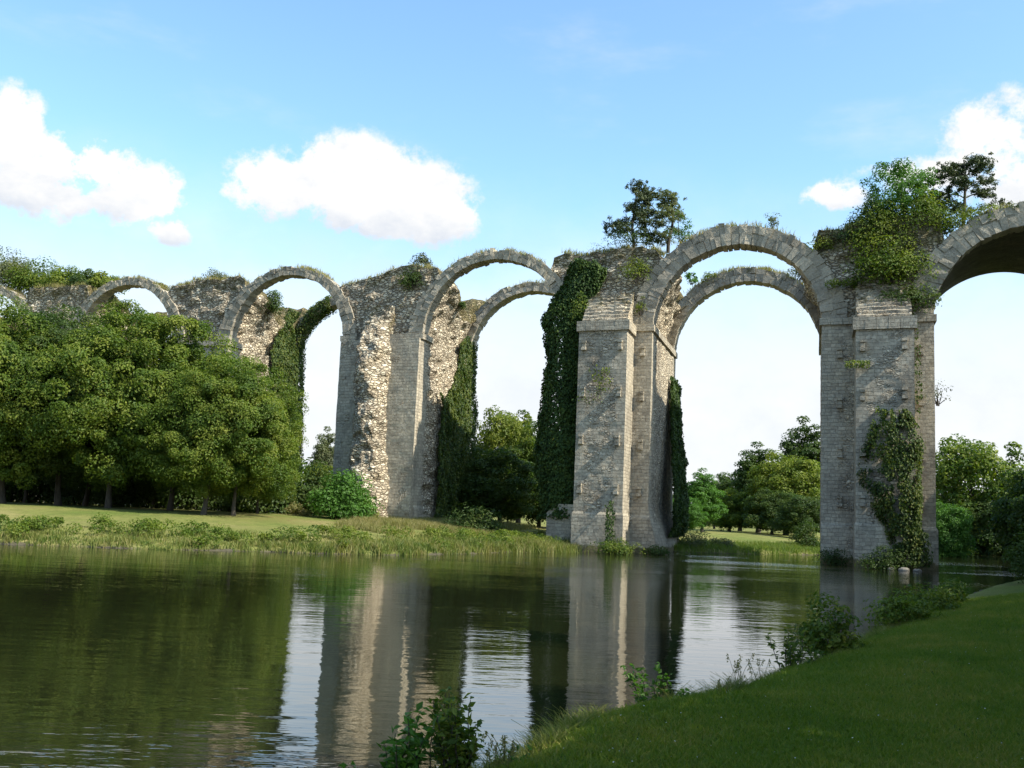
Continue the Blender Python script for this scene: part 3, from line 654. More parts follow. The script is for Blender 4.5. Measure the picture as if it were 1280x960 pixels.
# background trees seen through and beside the arches
b1 = broadleaf(15, 6.4, .8, 411, .35, 240, 110, .45, cl_r=(.9, 1.7), flat=.85); b2 = broadleaf(17, 5.2, 1.2, 422, .35, 200, 110, .45, shape='tall', cl_r=(.8, 1.6), flat=.65)
def bg(src, px, Y, ptop, label, mat, rot, wide=1.0, base_h=15.5, grp='trees in the park beyond the aqueduct'):
    s_ = hgt(ptop, px, Y)/base_h; return copy_tree(src, gpt(px, Y), label, rot, (s_*wide, s_*wide, s_), mat, grp)
s0 = hgt(548, 1215, 150)/15.5
B1 = tree_thing('park_tree', gpt(1215, 150), 'large rounded green tree right of the right pier across the water', 'tree', *b1, M_leaf, 'trees in the park beyond the aqueduct', .4, s0)
s0 = hgt(530, 1008, 190)/17.3
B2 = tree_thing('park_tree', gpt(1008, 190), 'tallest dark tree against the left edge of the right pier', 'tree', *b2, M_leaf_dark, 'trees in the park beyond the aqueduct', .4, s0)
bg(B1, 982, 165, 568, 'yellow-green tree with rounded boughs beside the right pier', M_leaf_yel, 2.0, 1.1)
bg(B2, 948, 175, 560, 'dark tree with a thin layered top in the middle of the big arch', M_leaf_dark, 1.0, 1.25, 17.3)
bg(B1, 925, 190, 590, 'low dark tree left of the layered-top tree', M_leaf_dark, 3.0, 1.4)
bg(B1, 893, 230, 600, 'small grey-green tree between the fresh green tree and the dark trees', M_leaf_pale, 4.0, .9)
bg(B2, 878, 150, 590, 'fresh green tree beside the ivy on the middle pier', M_leaf_fresh, 5.0, 1.3, 17.3)
bg(B1, 858, 140, 622, 'low fresh green tree against the ivy of the middle pier', M_leaf_fresh, 5.8, 1.35)
bg(B1, 625, 125, 512, 'pale green tree beside the left ivy in the narrow arch', M_leaf_yel, 1.0, .7)
bg(B2, 648, 140, 522, 'dark tree in the middle of the narrow arch', M_leaf_dark, 2.0, 1.0, 17.3)
bg(B1, 674, 120, 528, 'green tree half hidden by the ivy of the middle pier', M_leaf, 3.0, .7)
bg(B1, 635, 118, 606, 'fresh green shrubby tree low in the narrow arch', M_leaf_fresh, 4.0, 1.0)
bg(B2, 404, 150, 540, 'pale thin tree in the gap between ivy pillar and ruined pier', M_leaf_pale, 1.5, .8, 17.3)
bg(B1, 396, 135, 580, 'yellow-green tree low in the gap beside the ivy pillar', M_leaf_yel, .5, .8)
bg(B1, 1272, 170, 590, 'dark tree at the right edge behind the large rounded tree', M_leaf_dark, 2.9, .9)
bg(B1, 1180, 125, 628, 'low fresh green tree touching the right side of the right pier', M_leaf_fresh, 1.9, .9)
bg(B1, 1250, 145, 622, 'low dark tree under the large rounded tree', M_leaf_dark, .2, 1.3)
bg(B1, 1330, 120, 560, 'tree beyond the right edge of the photo', M_leaf_dark, 3.3, 1.1)
for px, Y, pt, mt, lb, rot in ((1000, 150, 618, M_leaf_dark, 'low dark tree at the foot of the yellow-green tree', 1.), (965, 160, 612, M_leaf_dark, 'low dark tree under the layered-top tree', 2.),
        (912, 170, 612, M_leaf, 'low green tree left of the dark group in the big arch', 3.), (690, 118, 560, M_leaf_dark, 'dark tree behind the ivy column of the middle pier', 4.), (612, 112, 560, M_leaf_dark, 'dark tree right behind the ivy of the ruined pier', 5.)):
    bg(B1, px, Y, pt, lb, mt, rot, 1.4)
# far edge of the park woods, one mass nobody could count
r = np.random.default_rng(77); ang = np.radians(np.linspace(-62, 62, 900)); dist = 330+r.normal(0, 14, 900)
cen = np.stack([np.sin(ang)*dist, np.cos(ang)*dist, 1+r.uniform(0, 1, 900)*(13+4*vnoise(ang*14, 0, 0, 5))], -1)
V, F, lv = clump_leaves(cen, r.uniform(3, 5.5, 900), 60, 1.7, 78, flat=.8)
mb = MB(); mb.add(V, F, lv=lv); tag(mb.build('distant_wood', M_leaf_dark), 'distant wood closing the park behind the trees', 'wood', kind='stuff')

v4 = broadleaf(14, 5.2, 2.2, 505, .25, 120, 150, .34, cl_r=(.7, 1.3))
T4 = tree_thing('shade_tree', (12.5, 2, gz(12.5, 2)), 'thinner tall lawn tree outside the right edge, letting some sun through', 'tree', *v4, M_leaf, 'shade trees on the near lawn', 1.0, .95)
copy_tree(T4, (25, 23, gz(25, 23)), 'thinner tall lawn tree outside the right edge, farther along the bank', 2.0, 1.1, M_leaf, 'shade trees on the near lawn')
# trees to the right of the camera, outside the frame, that shade the near lawn
for i, (x, y, sc) in enumerate(((17.5, 7, 1.0), (20.5, 15, 1.05), (19, -2, 1.), (33, 27, 1.1), (31, 36, 1.1), (46, 58, 1.1), (54, 72, 1.1), (43, 49, 1.15), (37, 51, 1.1), (45, 60, 1.15), (41, 60, 1.1), (47, 69, 1.15), (37.5, 41, 1.1), (57, 62, 1.2), (38, 46, 1.1), (14.5, -9, 1.0), (30, 10, 1.1), (6, -14, 1.0))):
    copy_tree((T1, T2, T3)[i % 3], (x, y, gz(x, y)), 'tall lawn tree outside the right edge, shading the near bank', i*1.3, (sc, sc, sc*1.05), M_leaf_dark, 'shade trees on the near lawn')

# ------------------------------------------------------------------ ivy
def ivy_layer(fn, area, dens, size, seed, thick=.3, mat=None):
    """fn(u,v)-> s,n,z,normal(3),keep for random u,v"""
    r = np.random.default_rng(seed); M_ = int(area*dens); u, v = r.random(M_), r.random(M_)
    s, n, z, nrm, keep = fn(u, v); P = W(s, n, z)+nrm*(r.random(M_)**1.5*thick)[:, None]
    P, nrm = P[keep], nrm[keep]; M_ = len(P)
    nn_ = nrm+np.array([0, 0, .45])+r.normal(size=(M_, 3))*.5
    return leaf_quads(P, nn_, size, seed+1, .8, tang=np.tile([0, 0, -1.], (M_, 1)))
NS = np.array([S[0], S[1], 0.]); NF = np.array([-N[0], -N[1], 0.])
def ivy_face_right(sf, n0, n1, z0, z1, bulge, seed, topf, dens=190, size=.23):
    """hangs on a pier's right-hand face, wraps its rear corner"""
    def fn(u, v):
        n = n0+(n1-n0)*u; z = z0+(z1-z0)*v
        b = bulge*(.22+.78*smooth(z1-2, z0+3, z))*(.35+.65*(.5+.5*fbm(n*.3, z*.2, 0, seed, 3))*.8+.25*np.maximum(vnoise(n*.8, z*.8, 3, seed), 0))*smooth(z0-.5, z0+2, z+1)*(.4+.6*smooth(z1, z1-5, z))
        gx = vnoise(n*1.2, z*1.0, 3, seed)*.5
        b2 = b+.15*vnoise(n*2, z*2, 1, seed)
        nrm = NS[None]*1+NF[None]*(.5*smooth(n0+2.5, n0, n)+gx)[:, None]+np.array([0, 0, .4])*vnoise(n*.9, z*.9, 9, seed)[:, None]
        edge = fbm(n*.5, z*.35, 7, seed+2, 3); keep = (z < topf(n)+1.6*edge) & (n > n0+.9+1.0*fbm(z*.4, 2, 0, seed+3, 3)+np.where(z < z0+1, .0, 0))
        return sf+b2, n, z, nrm, keep
    return ivy_layer(fn, (n1-n0)*(z1-z0), dens, size, seed)
def ivy_thing(label, parts, mat=M_ivy, name='ivy'):
    mb = MB()
    for V, F, lv in parts: mb.add(V, F, lv=lv)
    return tag(mb.build(name, mat), label, 'ivy')
ivy_thing('dark ivy sheet on the shaded side of the ruined pier, beside the narrow arch', [ivy_face_right(-30.1, 4.0, 15.9, 2.0, 22.5, 1.0, 501, lambda n: 14+7.5*smooth(6, 13, n))], M_creeper)
ivy_thing('ivy climbing the pillar right of the tree row to its thin arch', [ivy_face_right(-53.1, 7.5, 16., 2.5, 25.5, 1.6, 511, lambda n: 20+5.5*smooth(7, 13, n))], M_creeper)
ivy_thing('ivy sheet on the right-hand side of the middle pier above the pond', [ivy_face_right(-7.1, 5.2, 15.9, 1.4, 17.5, 1.8, 521, lambda n: 7+9.5*smooth(6, 11.5, n))])
def ring_ivy(u, v):
    c, r_ = ARCH[3]; a = math.pi-(.02+1.25*u); ph = v*4.2-.6; rr = r_+.5+.75*np.cos(ph); n = 14.6+1.05*np.sin(ph)*-1
    e = fbm(a*5, v*3, 0, 571, 3)
    rad = W(c+np.cos(a), 14.6, ZI+np.sin(a))-W(c, 14.6, ZI)
    return c+rr*np.cos(a), n, ZI+rr*np.sin(a), rad*np.cos(ph)[:, None]+NF[None]*np.sin(ph)[:, None], e > -.25+.5*(u-.6)
ivy_thing('ivy wrapped round the thin rear arch beyond the row of trees', [ivy_layer(ring_ivy, 36, 120, .22, 572, .35)], M_creeper)
# big ivy column on the left corner of the middle pier
def col_fn(u, v):
    z = 2.6+24.*v; a = -2.2+4.0*u
    c0 = -15.1+1.9*smooth(20, 25, z)+.2*np.sin(z*.5); rr = (1.65-.15*smooth(8, 19, z)-.25*smooth(22, 26, z))*(1+.10*vnoise(a*5, z*2.2, 0, 15))*(1+.24*fbm(a*1.3, z*.35, 0, 531, 3)+.1*vnoise(a*3, z*1.0, 0, 5))
    s = c0+np.sin(a)*rr*1.05; n = -.1-np.cos(a)*rr*(.85-.35*smooth(19, 24, z))
    nrm = NS[None]*np.sin(a)[:, None]+NF[None]*np.cos(a)[:, None]+np.array([0, 0, .4])*vnoise(a*2, z*.9, 9, 5)[:, None]
    return s, n, z, nrm, (n < 1.2) & (z < 25.2+1.2*fbm(s, z*.4, 0, 7, 2))
def spread_fn(u, v):
    s = -16+5.6*u; z = 19.8+6*v; e = fbm(s*.6, z*.6, 0, 533, 4)
    return s, -.25-.3*np.maximum(e, 0), z, np.tile(NF, (len(u), 1)), (e > .05+.30*np.maximum(s+14.3, 0)+.18*np.maximum(z-22.5, 0))
ivy_thing('tall dark ivy column draping the left corner of the middle pier', [ivy_layer(col_fn, 24*7.5, 250, .24, 532, .5), ivy_layer(spread_fn, 34, 60, .26, 534)])
# smaller patches
def patch_ivy(label, px, py, n_, w, h, seed, mat=M_ivy, dens=55, size=.2, thick=.3, droop=1., name='ivy', thr=0.):
    s0_, z0_ = sn(px, py, n_)
    def fn(u, v):
        a = (u-.5)*2; b = (v-.5)*2; e = fbm(a*2.2, b*2.2, seed, seed, 4)
        return s0_+a*w, n_-.1-.35*(1-a*a)*(1-b*b)*droop, z0_+b*h, np.tile(NF, (len(u), 1)), (a*a+b*b < 1+e*1.6-thr)
    return ivy_thing(label, [ivy_layer(fn, 4*w*h, dens*1.5, size*.85, seed+1, thick)], mat, name)
patch_ivy('small yellowish ivy patch high on the middle pier buttress', 752, 470, -3.6, 1.2, 1.3, 541, M_leaf_yel, 26, .2, .15, .3, thr=.3)
patch_ivy('thin ivy trail left of centre on the middle pier buttress', 735, 496, -3.6, 1.4, .6, 544, M_leaf, 16, .18, .1, .2, thr=.35)
patch_ivy('narrow ivy tongue rising from the water on the middle pier', 763, 658, -3.65, .5, 2.1, 546, M_ivy, 110, .2, .3)
patch_ivy('bright leafy clump on the edge of the ivy column beside the pier cap', 726, 385, -1.2, .9, 1.5, 548, M_leaf, 50, .22, .3)

def bush_mb(rx, ry, h, seed, n_cl=26, per=110, leaf=.2, flat=.8, cl=(.3, .6)):
    r = np.random.default_rng(seed); u = unit(r, n_cl); u[:, 2] = np.abs(u[:, 2]); k = r.uniform(.35, 1, n_cl)[:, None]
    cen = u*k*np.array([rx, ry, h*.82]); cen[:, 2] += .08*h
    V, F, lv = clump_leaves(cen, r.uniform(*cl, n_cl)*min(rx, h), per, leaf, seed+3, flat=flat, out_c=np.array([0, 0, h*.3]))
    mb = MB(); mb.add(V, F, lv=lv); st = MB()
    for i in range(min(9, n_cl)): tube(st, limb((r.normal(0, .05), r.normal(0, .05), -.15), cen[i], r, .12, 6), .035*max(.4, h/2.5)*np.linspace(1, .3, 6), 5)
    return st, mb
def shrub(name, loc, label, cat, rx, ry, h, seed, mat, **kw):
    st, mb = bush_mb(rx, ry, h, seed, **kw); t = thing(name, loc, label, cat)
    st.build('stem', M_bark, t, True); mb.build('foliage', mat, t); return t
def on_aq(px, py, n_):
    s_, z_ = sn(px, py, n_); return tuple(W(s_, n_, z_))

# creeper bush on the right pier
def bcol(u, v):
    z = .3+11.5*v; a = -1.5+3.0*u; e = fbm(a*1.2, z*.4, 0, 551, 4)
    c0 = 12.25+.95*smooth(5.5, 1, z)-.2*smooth(8, 12, z); rr = np.interp(z, [0, 3, 5, 7.2, 9, 11, 13], [.75, .8, 1.15, 1.75, 1.5, .9, .3])*(1+.7*e)
    s = c0+np.sin(a)*rr; n = -3.45-np.cos(a)*rr*.45
    return s, n, z, NS[None]*np.sin(a)[:, None]+NF[None]*np.cos(a)[:, None]+np.array([[0, 0, .5]])*vnoise(a*2, z*.9, 1, 9)[:, None], (e > -.3) & (fbm(a*2.2, z*.9, 3, 557, 3) > -.13)
def bside(u, v):
    n = -3.4+2.6*u; z = .4+9*v; e = fbm(n*.8, z*.5, 4, 553, 3)
    return 13.72+.3*np.maximum(e+.3, 0), n, z, np.tile(NS, (len(u), 1)), e > -.3
ivy_thing('bushy creeper climbing from the foot of the right pier', [ivy_layer(bcol, 60, 190, .2, 552, .6), ivy_layer(bside, 24, 70, .2, 554)], M_creeper)
patch_ivy('leafy trail above the bushy creeper on the right pier', 1098, 545, -3.6, 1.0, 2.2, 556, M_leaf, 34, .2, .3, thr=.2)
patch_ivy('hanging creeper in the dark corner right of the right pier buttress', 1142, 455, -.4, .6, 4.4, 558, M_leaf_dark, 34, .2, .3, thr=.25)
patch_ivy('green tuft on the face of the right pier below its cap', 1072, 456, -3.6, .9, .28, 560, M_leaf, 150, .18, .3, name='wall_plant', thr=-.4)

# plants growing on top of the stonework
shrub('hanging_shrub', on_aq(1115, 350, -.2), 'big dark shrub spilling down the wall above the right pier cap', 'shrub', 3.2, 1.6, 3.2, 601, M_leaf, n_cl=60, per=100, leaf=.22)
shrub('hanging_shrub', on_aq(1135, 385, -.6), 'low shrub overhanging the right pier cap', 'shrub', 2.2, 1.3, 1.8, 603, M_leaf_dark, n_cl=34, per=90, leaf=.2)
shrub('hanging_shrub', on_aq(1060, 358, -.2), 'small tuft on the stones left of the right pier cap', 'shrub', 1.5, .6, .8, 604, M_leaf, n_cl=12, per=60, leaf=.18)
shrub('shrub', on_aq(1102, 322, .6), 'yellow-green bushy growth leaning over the wall above the right pier', 'shrub', 2.6, 1.6, 4.6, 605, M_leaf_yel, n_cl=60, per=80, leaf=.2, flat=.9)
shrub('shrub', on_aq(1075, 310, 1.), 'dark green bush left of the yellow-green growth on the right pier', 'shrub', 1.8, 1.3, 2.4, 606, M_leaf_dark, n_cl=26, per=80, leaf=.2)
shrub('shrub', on_aq(1042, 303, 1.), 'small grey-green bush on the arch shoulder left of the right pier', 'shrub', 1.2, .8, 1.4, 607, M_pine, n_cl=16, per=60, leaf=.18)
shrub('shrub', on_aq(1028, 312, .3), 'bright green tuft on the arch shoulder left of the right pier', 'shrub', 1.1, .6, 1.2, 608, M_leaf_yel, n_cl=12, per=60, leaf=.17)
shrub('shrub', on_aq(966, 283, .8), 'sparse light shrub on the top of the big arch', 'shrub', .8, .5, 1.5, 609, M_leaf_pale, n_cl=14, per=26, leaf=.14)
shrub('shrub', on_aq(1228, 280, .8), 'yellowish bush on the rim left of the vaulted arch', 'shrub', 1.9, 1., 1.6, 610, M_leaf_yel, n_cl=18, per=60, leaf=.18)
shrub('shrub', on_aq(1162, 292, 1.5), 'dense green bush filling the gap between small tree and pine on the right pier', 'shrub', 2.6, 1.6, 3.6, 631, M_leaf, n_cl=60, per=80, leaf=.19, flat=.9)
shrub('shrub', on_aq(1095, 296, 1.6), 'tall mid-green bush behind the yellow-green growth on the right pier', 'shrub', 2.2, 1.6, 4.2, 632, M_leaf_dark, n_cl=60, per=80, leaf=.19, flat=.9)
shrub('shrub', on_aq(1180, 290, .8), 'green bush under the pine on the right pier', 'shrub', 2.0, 1.2, 1.9, 611, M_leaf, n_cl=22, per=70, leaf=.18)
shrub('shrub', on_aq(1270, 266, .6), 'dark tuft on the crown of the vaulted arch', 'shrub', .9, .6, .7, 612, M_leaf_dark, n_cl=8, per=60, leaf=.16)
shrub('shrub', on_aq(795, 352, -.2), 'light green sapling hanging on the wall above the middle pier buttress', 'shrub', 1.4, .8, 2.6, 613, M_leaf_yel, n_cl=30, per=30, leaf=.17)
shrub('shrub', on_aq(800, 392, -.2), 'faint green trail below the sapling on the middle pier', 'shrub', .6, .3, 2.2, 614, M_leaf_yel, n_cl=12, per=22, leaf=.15)
shrub('shrub', on_aq(752, 316, 1.), 'leafless grey twiggy shrub left of the pine on the middle pier', 'shrub', 1.3, .8, 1.0, 615, M_leaf_pale, n_cl=12, per=14, leaf=.12)
shrub('shrub', on_aq(852, 306, 1.2), 'thin green bush right of the two pines on the middle pier', 'shrub', 1.1, .8, 3.6, 616, M_leaf_fresh, n_cl=26, per=30, leaf=.15)
shrub('shrub', on_aq(795, 306, 1.), 'dark undergrowth round the pine stem on the middle pier', 'shrub', 2.4, 1., 1.6, 617, M_leaf_dark, n_cl=20, per=60, leaf=.17)
shrub('shrub', on_aq(865, 354, 11.), 'green sprig on the rubble inside the big arch', 'shrub', .7, .6, 1.7, 618, M_leaf_fresh, n_cl=12, per=30, leaf=.2)
shrub('shrub', on_aq(888, 350, 13.8), 'bright tuft at the left of the rear big arch', 'shrub', 1.2, .5, .9, 619, M_leaf_yel, n_cl=9, per=50, leaf=.17)
shrub('shrub', on_aq(1000, 348, 13.8), 'grey-green bush at the right of the rear big arch', 'shrub', 1.3, .7, 2.0, 620, M_leaf_pale, n_cl=20, per=50, leaf=.17)
shrub('shrub', on_aq(525, 332, 1.5), 'small bluish bush on the crest of the ruined pier', 'shrub', 1.0, .7, 1.2, 621, M_pine, n_cl=16, per=60, leaf=.17)
shrub('shrub', on_aq(516, 358, .1), 'moss-green growth running down the wall above the ruined pier', 'shrub', 1.6, .5, 2.0, 622, M_leaf_dark, n_cl=26, per=60, leaf=.17)
shrub('shrub', tuple(W(-29.0, 8., 23.6)), 'dark sprig on the sunlit rubble under the narrow arch', 'shrub', .7, .5, 1.2, 623, M_leaf_dark, n_cl=8, per=40, leaf=.17)
shrub('shrub', on_aq(272, 352, 1.5), 'reddish-green low bush on the crest left of the second arch', 'shrub', 1.9, .8, 1.3, 624, M_leaf_pale, n_cl=20, per=60, leaf=.17)
shrub('shrub', tuple(W(-52.0, 6., 23.8)), 'dark bush on the sunlit rubble slope inside the second arch', 'shrub', 1.7, 1.2, 3.0, 625, M_leaf_dark, n_cl=30, per=70, leaf=.22)
shrub('shrub', tuple(W(-73.2, 5., 24.6)), 'green bush on the rubble inside the leftmost whole arch', 'shrub', 2.6, 1.6, 1.9, 626, M_leaf, n_cl=30, per=70, leaf=.22)
shrub('shrub', on_aq(200, 362, 1.), 'dry tuft on the right shoulder of the leftmost whole arch', 'shrub', 1.8, .6, .8, 627, M_grass_t, n_cl=14, per=50, leaf=.17)
for i, (px, py, rx, h, mt, lb) in enumerate(((12, 360, 3.0, 4.6, M_leaf_pale, 'pale dry-topped bush at the left edge on the crest'), (45, 366, 3.4, 4.0, M_leaf, 'green bush on the crest beside the pale dry-topped one'),
        (80, 368, 3.0, 3.2, M_leaf, 'rounded green bush near the middle of the crest thicket at the left'), (108, 367, 2.2, 2.7, M_leaf_dark, 'dark bush at the right end of the crest thicket'), (133, 364, 2.0, 1.8, M_leaf_yel, 'low yellowish bush where the leftmost whole arch begins'),
        (-25, 350, 3.4, 5.0, M_leaf, 'bush of the crest thicket beyond the left edge of the photo'))):
    shrub('shrub', on_aq(px, py, 3.), lb, 'shrub', rx, 2.6, h*1.1, 640+i, mt, n_cl=70, per=80, leaf=.26, flat=1., cl=(.22, .42))
shrub('shrub', on_aq(1172, 505, .5), 'twiggy shrub jutting from the right edge of the right pier', 'shrub', 1.0, .5, 3.0, 660, M_leaf_pale, n_cl=14, per=16, leaf=.14)

def pine(loc, h, w, seed, label, mat=M_pine, thin=1.0):
    global ASPECT; ASPECT = .3
    r = np.random.default_rng(seed); t = thing('pine_tree', loc, label, 'tree', None); tr = MB(); cr = MB()
    tp = limb((0, 0, -.3), (r.normal(0, .25), 0, h*.95), r, .05, 12); tube(tr, tp, .16*np.linspace(1.1, .25, 12), 7)
    for i in range(int(26*thin)):
        f = .22+.78*(i/26/thin); f = min(f, 1.); o = tp[min(11, int(f*11.5))]; a = r.uniform(0, 2*math.pi); L_ = w*(1.05-.65*f**1.5)*r.uniform(.6, 1.1)
        q = o+np.array([math.cos(a)*L_, math.sin(a)*L_, L_*r.uniform(.02, .35)]); lm = limb(o, q, r, .1, 7); tube(tr, lm, .05*np.linspace(1, .3, 7), 5)
        cen = np.concatenate([lm[3:]+r.normal(0, .15, (4, 3)), lm[3:]+r.normal(0, .4, (4, 3))*[1, 1, .55], q+r.normal(0, .35, (4, 3))*[1, 1, .5]])
        V, F, lv = clump_leaves(cen, r.uniform(.18, .46, len(cen)), int(30*thin), .27, seed*10+i, flat=.75, chaos=1.2, depth=.9)
        k = np.repeat(V.reshape(-1, 4, 3).mean(1), 4, 0); # narrow the diamonds into needle sprays
        cr.add(V, F, lv=lv)
    ASPECT = .62; tr.build('trunk', M_bark, t, True); cr.build('crown', mat, t); return t
pine(on_aq(791, 316, 2.5), 6.1, 3.1, 701, 'dark layered pine growing on top of the middle pier', M_pine, 1.05)
pine(on_aq(835, 312, 3.5), 5.6, 1.9, 722, 'paler slender pine to the right of the dark one on the middle pier', M_leaf_pale, .8)
pine(on_aq(1204, 290, 3.5), 6.4, 3.3, 703, 'dark pine on top of the right pier beside the vaulted arch', M_pine, 1.15)
ta = broadleaf(6.2, 2.6, .3, 711, .12, 150, 80, .18, cl_r=(.3, .7), flat=.85)
tree_thing('small_tree', on_aq(1128, 300, 2.5), 'fresh green broadleaf tree on top of the right pier', 'tree', *ta, M_leaf_fresh, None, .3, 1.08)

# grass and weeds along the ledges of the ruin
def tuft_mb(P, h, seed, per=14, w=.035, spread=.16, lean=.35):
    r = np.random.default_rng(seed); idx = np.repeat(np.arange(len(P)), per); M_ = len(idx)
    base = P[idx]+np.stack([r.normal(0, spread, M_), r.normal(0, spread, M_), 0*idx], -1); hh = np.asarray(h)[idx]*r.uniform(.5, 1.15, M_) if np.ndim(h) else h*r.uniform(.5, 1.15, M_)
    a = r.uniform(0, 2*math.pi, M_); side = np.stack([np.cos(a), np.sin(a), 0*a], -1)*w; ln = r.normal(0, lean, (M_, 2))*hh[:, None]
    mid = base+np.stack([ln[:, 0]*.35, ln[:, 1]*.35, hh*.6], -1); tip = base+np.stack([ln[:, 0], ln[:, 1], hh], -1)
    V = np.stack([base-side, base+side, mid+side*.7, tip, mid-side*.7], 1).reshape(-1, 3); F = []
    i0 = np.arange(M_)*5; F = np.concatenate([np.stack([i0, i0+1, i0+2, i0+4], -1), np.stack([i0+4, i0+2, i0+3, i0+3], -1)])
    cl_ = r.random(len(P))[idx]
    return V, F, np.repeat(.5*r.random(M_)+.5*cl_, 5)
def blades(name, P, h, seed, mat, label, cat, **kw):
    V, F, lv = tuft_mb(P, h, seed, **kw); q = F[:len(F)//2]; t3 = F[len(F)//2:, :3]
    # quads and triangles in one mesh: triangles closed as quads with their own tip copy
    tip = V[t3[:, 2]]; Fq = np.concatenate([q, np.stack([t3[:, 0], t3[:, 1], t3[:, 2], np.arange(len(tip))+len(V)], -1)])
    V = np.concatenate([V, tip+np.array([0, 0, .004])+(V[t3[:, 0]]-V[t3[:, 1]])*.08]); lv = np.concatenate([lv, lv[t3[:, 2]]])
    o = mesh_obj(name, V, Fq, mat, None, {'lv': lv}); return tag(o, label, cat, kind='stuff')
r = np.random.default_rng(90); pts = []
for k, (c, rr) in enumerate(ARCH):
    th_c = TH_F[k]
    for i in range(90):
        a = math.pi/2+r.uniform(-.62, .62); pts.append((c+(rr+th_c)*math.cos(a), r.uniform(.1, 1.8), ZI+(rr+th_c)*math.sin(a)-.05))
    if k: 
        for i in range(150 if k == 1 else 70):
            a = math.pi/2+r.uniform(-.75, .75); th = [0, 1.3, 1.0, 1.0, 1.0, 1.0][k]; pts.append((c+(rr+th)*math.cos(a), r.uniform(13.8, 15.3), ZI+(rr+th)*math.sin(a)-.05))
for key, p in PIERS.items():
    for i in range(140):
        s_ = r.uniform(p['l']-.8, p['r']+.8); n_ = r.uniform(.2, 3.); pts.append((s_, n_, float(top_z(key, s_, n_))-.05))
pts = np.array(pts); blades('crest_grass', W(pts[:, 0], pts[:, 1], pts[:, 2]), .5, 91, M_grass_t, 'dry grass tufts along the broken crest of the aqueduct', 'grass', per=12, w=.03, spread=.2)

# ------------------------------------------------------------------ far bank vegetation
r = np.random.default_rng(95)
def along_far_bank(n, d0, d1, x0, x1, pw=1.0, seed=0):
    r = np.random.default_rng(seed); X = r.uniform(x0, x1, n*6); Y = r.uniform(50, 112, n*6); d = shore_dist(X, Y); nm = near_mask(X, Y)
    ok = (d > d0) & (d < d1) & (nm < .5); X, Y, d = X[ok][:n], Y[ok][:n], d[ok][:n]
    return X, Y, d
X, Y, d = along_far_bank(15000, .15, 7.5, -62, 14, seed=1)
k = fbm(X*.22, Y*.22, 0, 61, 3); keep = (k > -.45) & (r.random(len(X)) < 1.05-.16*d); X, Y, d, k = X[keep], Y[keep], d[keep], k[keep]
hh = (.17+.42*np.clip(k+.2, 0, 1)+.5*np.maximum(fbm(X*.9, Y*.9, 0, 66, 2), 0))*(1-.55*smooth(3, 7.5, d))*(1+.5*smooth(-14, -2, X)*smooth(12, 4, d))
blades('tall_grass', np.stack([X, Y, ground_z(X, Y)-.05], -1), hh, 96, M_grass_m, 'rough tall grass along the far bank of the pond', 'grass', per=9, w=.03, spread=.2)
X, Y, d = along_far_bank(9000, 7, 26, -13, 3, seed=2); k = fbm(X*.2, Y*.2, 4, 62, 3); keep = (k > -.1); X, Y = X[keep], Y[keep]
blades('dry_grass', np.stack([X, Y, ground_z(X, Y)-.05], -1), .6, 97, M_grass_t, 'straw-coloured tall grass between the ruined pier and the pond', 'grass', per=8, w=.022, spread=.2)
X, Y, d = along_far_bank(760, .2, 5.5, -62, 12, seed=3); k = fbm(X*.3, Y*.3, 8, 63, 3); keep = k > -.05; X, Y = X[keep], Y[keep]
cen = np.stack([X, Y, ground_z(X, Y)+.3+.25*r.random(len(X))], -1); V, F, lv = clump_leaves(cen, r.uniform(.3, .75, len(X)), 110, .15, 98, flat=.75)
mb = MB(); mb.add(V, F, lv=lv); tag(mb.build('bank_weeds', M_leaf), 'leafy weeds mixed into the rough grass of the far bank', 'weeds', kind='stuff')
# far shore behind the big arch
X = r.uniform(14, 46, 9000); Y = r.uniform(95, 135, 9000); d = shore_dist(X, Y); ok = (d > .1) & (d < 6) & (near_mask(X, Y) < .5); X, Y = X[ok], Y[ok]
blades('reeds', np.stack([X, Y, ground_z(X, Y)-.05], -1), .55, 99, M_grass_g, 'low reeds on the bank seen through the big arch', 'reeds', per=8, w=.03, spread=.3)
# tall rushes at the left foot of the middle pier
X = r.uniform(.5, 5.5, 260); Y = 80.6+(X-.5)*.95+r.normal(0, 1.2, 260)
blades('rushes', np.stack([X, Y, np.maximum(ground_z(X, Y), -.1)], -1), .8, 100, M_grass_m, 'clump of tall green rushes beside the stub of wall', 'rushes', per=14, w=.022, spread=.4, lean=.4)

def on_ground(px, Y, dz=0): p = gpt(px, Y); return (p[0], p[1], p[2]+dz)
for i, (px, Y, lb) in enumerate(((-20, 101, 'dark bush behind the leftmost trunks at the edge of the photo'), (45, 103, 'dark bush behind the trunks between the first and second trees'), (105, 101, 'dark bush left of the pale leaning trunk'),
        (165, 99, 'dark bush right of the pale leaning trunk'), (215, 97, 'dark bush behind the middle trunks of the row'), (275, 98, 'dark bush behind the two close trunks'), (330, 95, 'dark bush behind the rightmost trunk of the row'))):
    shrub('bush', on_ground(px, Y), lb, 'bush', 4.2, 2., 3.6, 850+i, M_leaf_dark, n_cl=50, per=90, leaf=.34)['group'] = G2
shrub('bush', on_ground(425, 90), 'fresh green rounded bush at the foot of the ruined pier', 'bush', 2.6, 2.2, 4.4, 801, M_leaf_fresh, n_cl=60, per=130, leaf=.26)
shrub('bush', on_ground(396, 96), 'dark bluish bush behind the fresh green bush', 'bush', 2.6, 2.2, 5.2, 802, M_leaf_dark, n_cl=50, per=120, leaf=.28)
shrub('bush', on_ground(452, 93), 'dull green bush against the rubble of the ruined pier', 'bush', 1.8, 1.3, 2.4, 803, M_leaf, n_cl=30, per=90, leaf=.2)
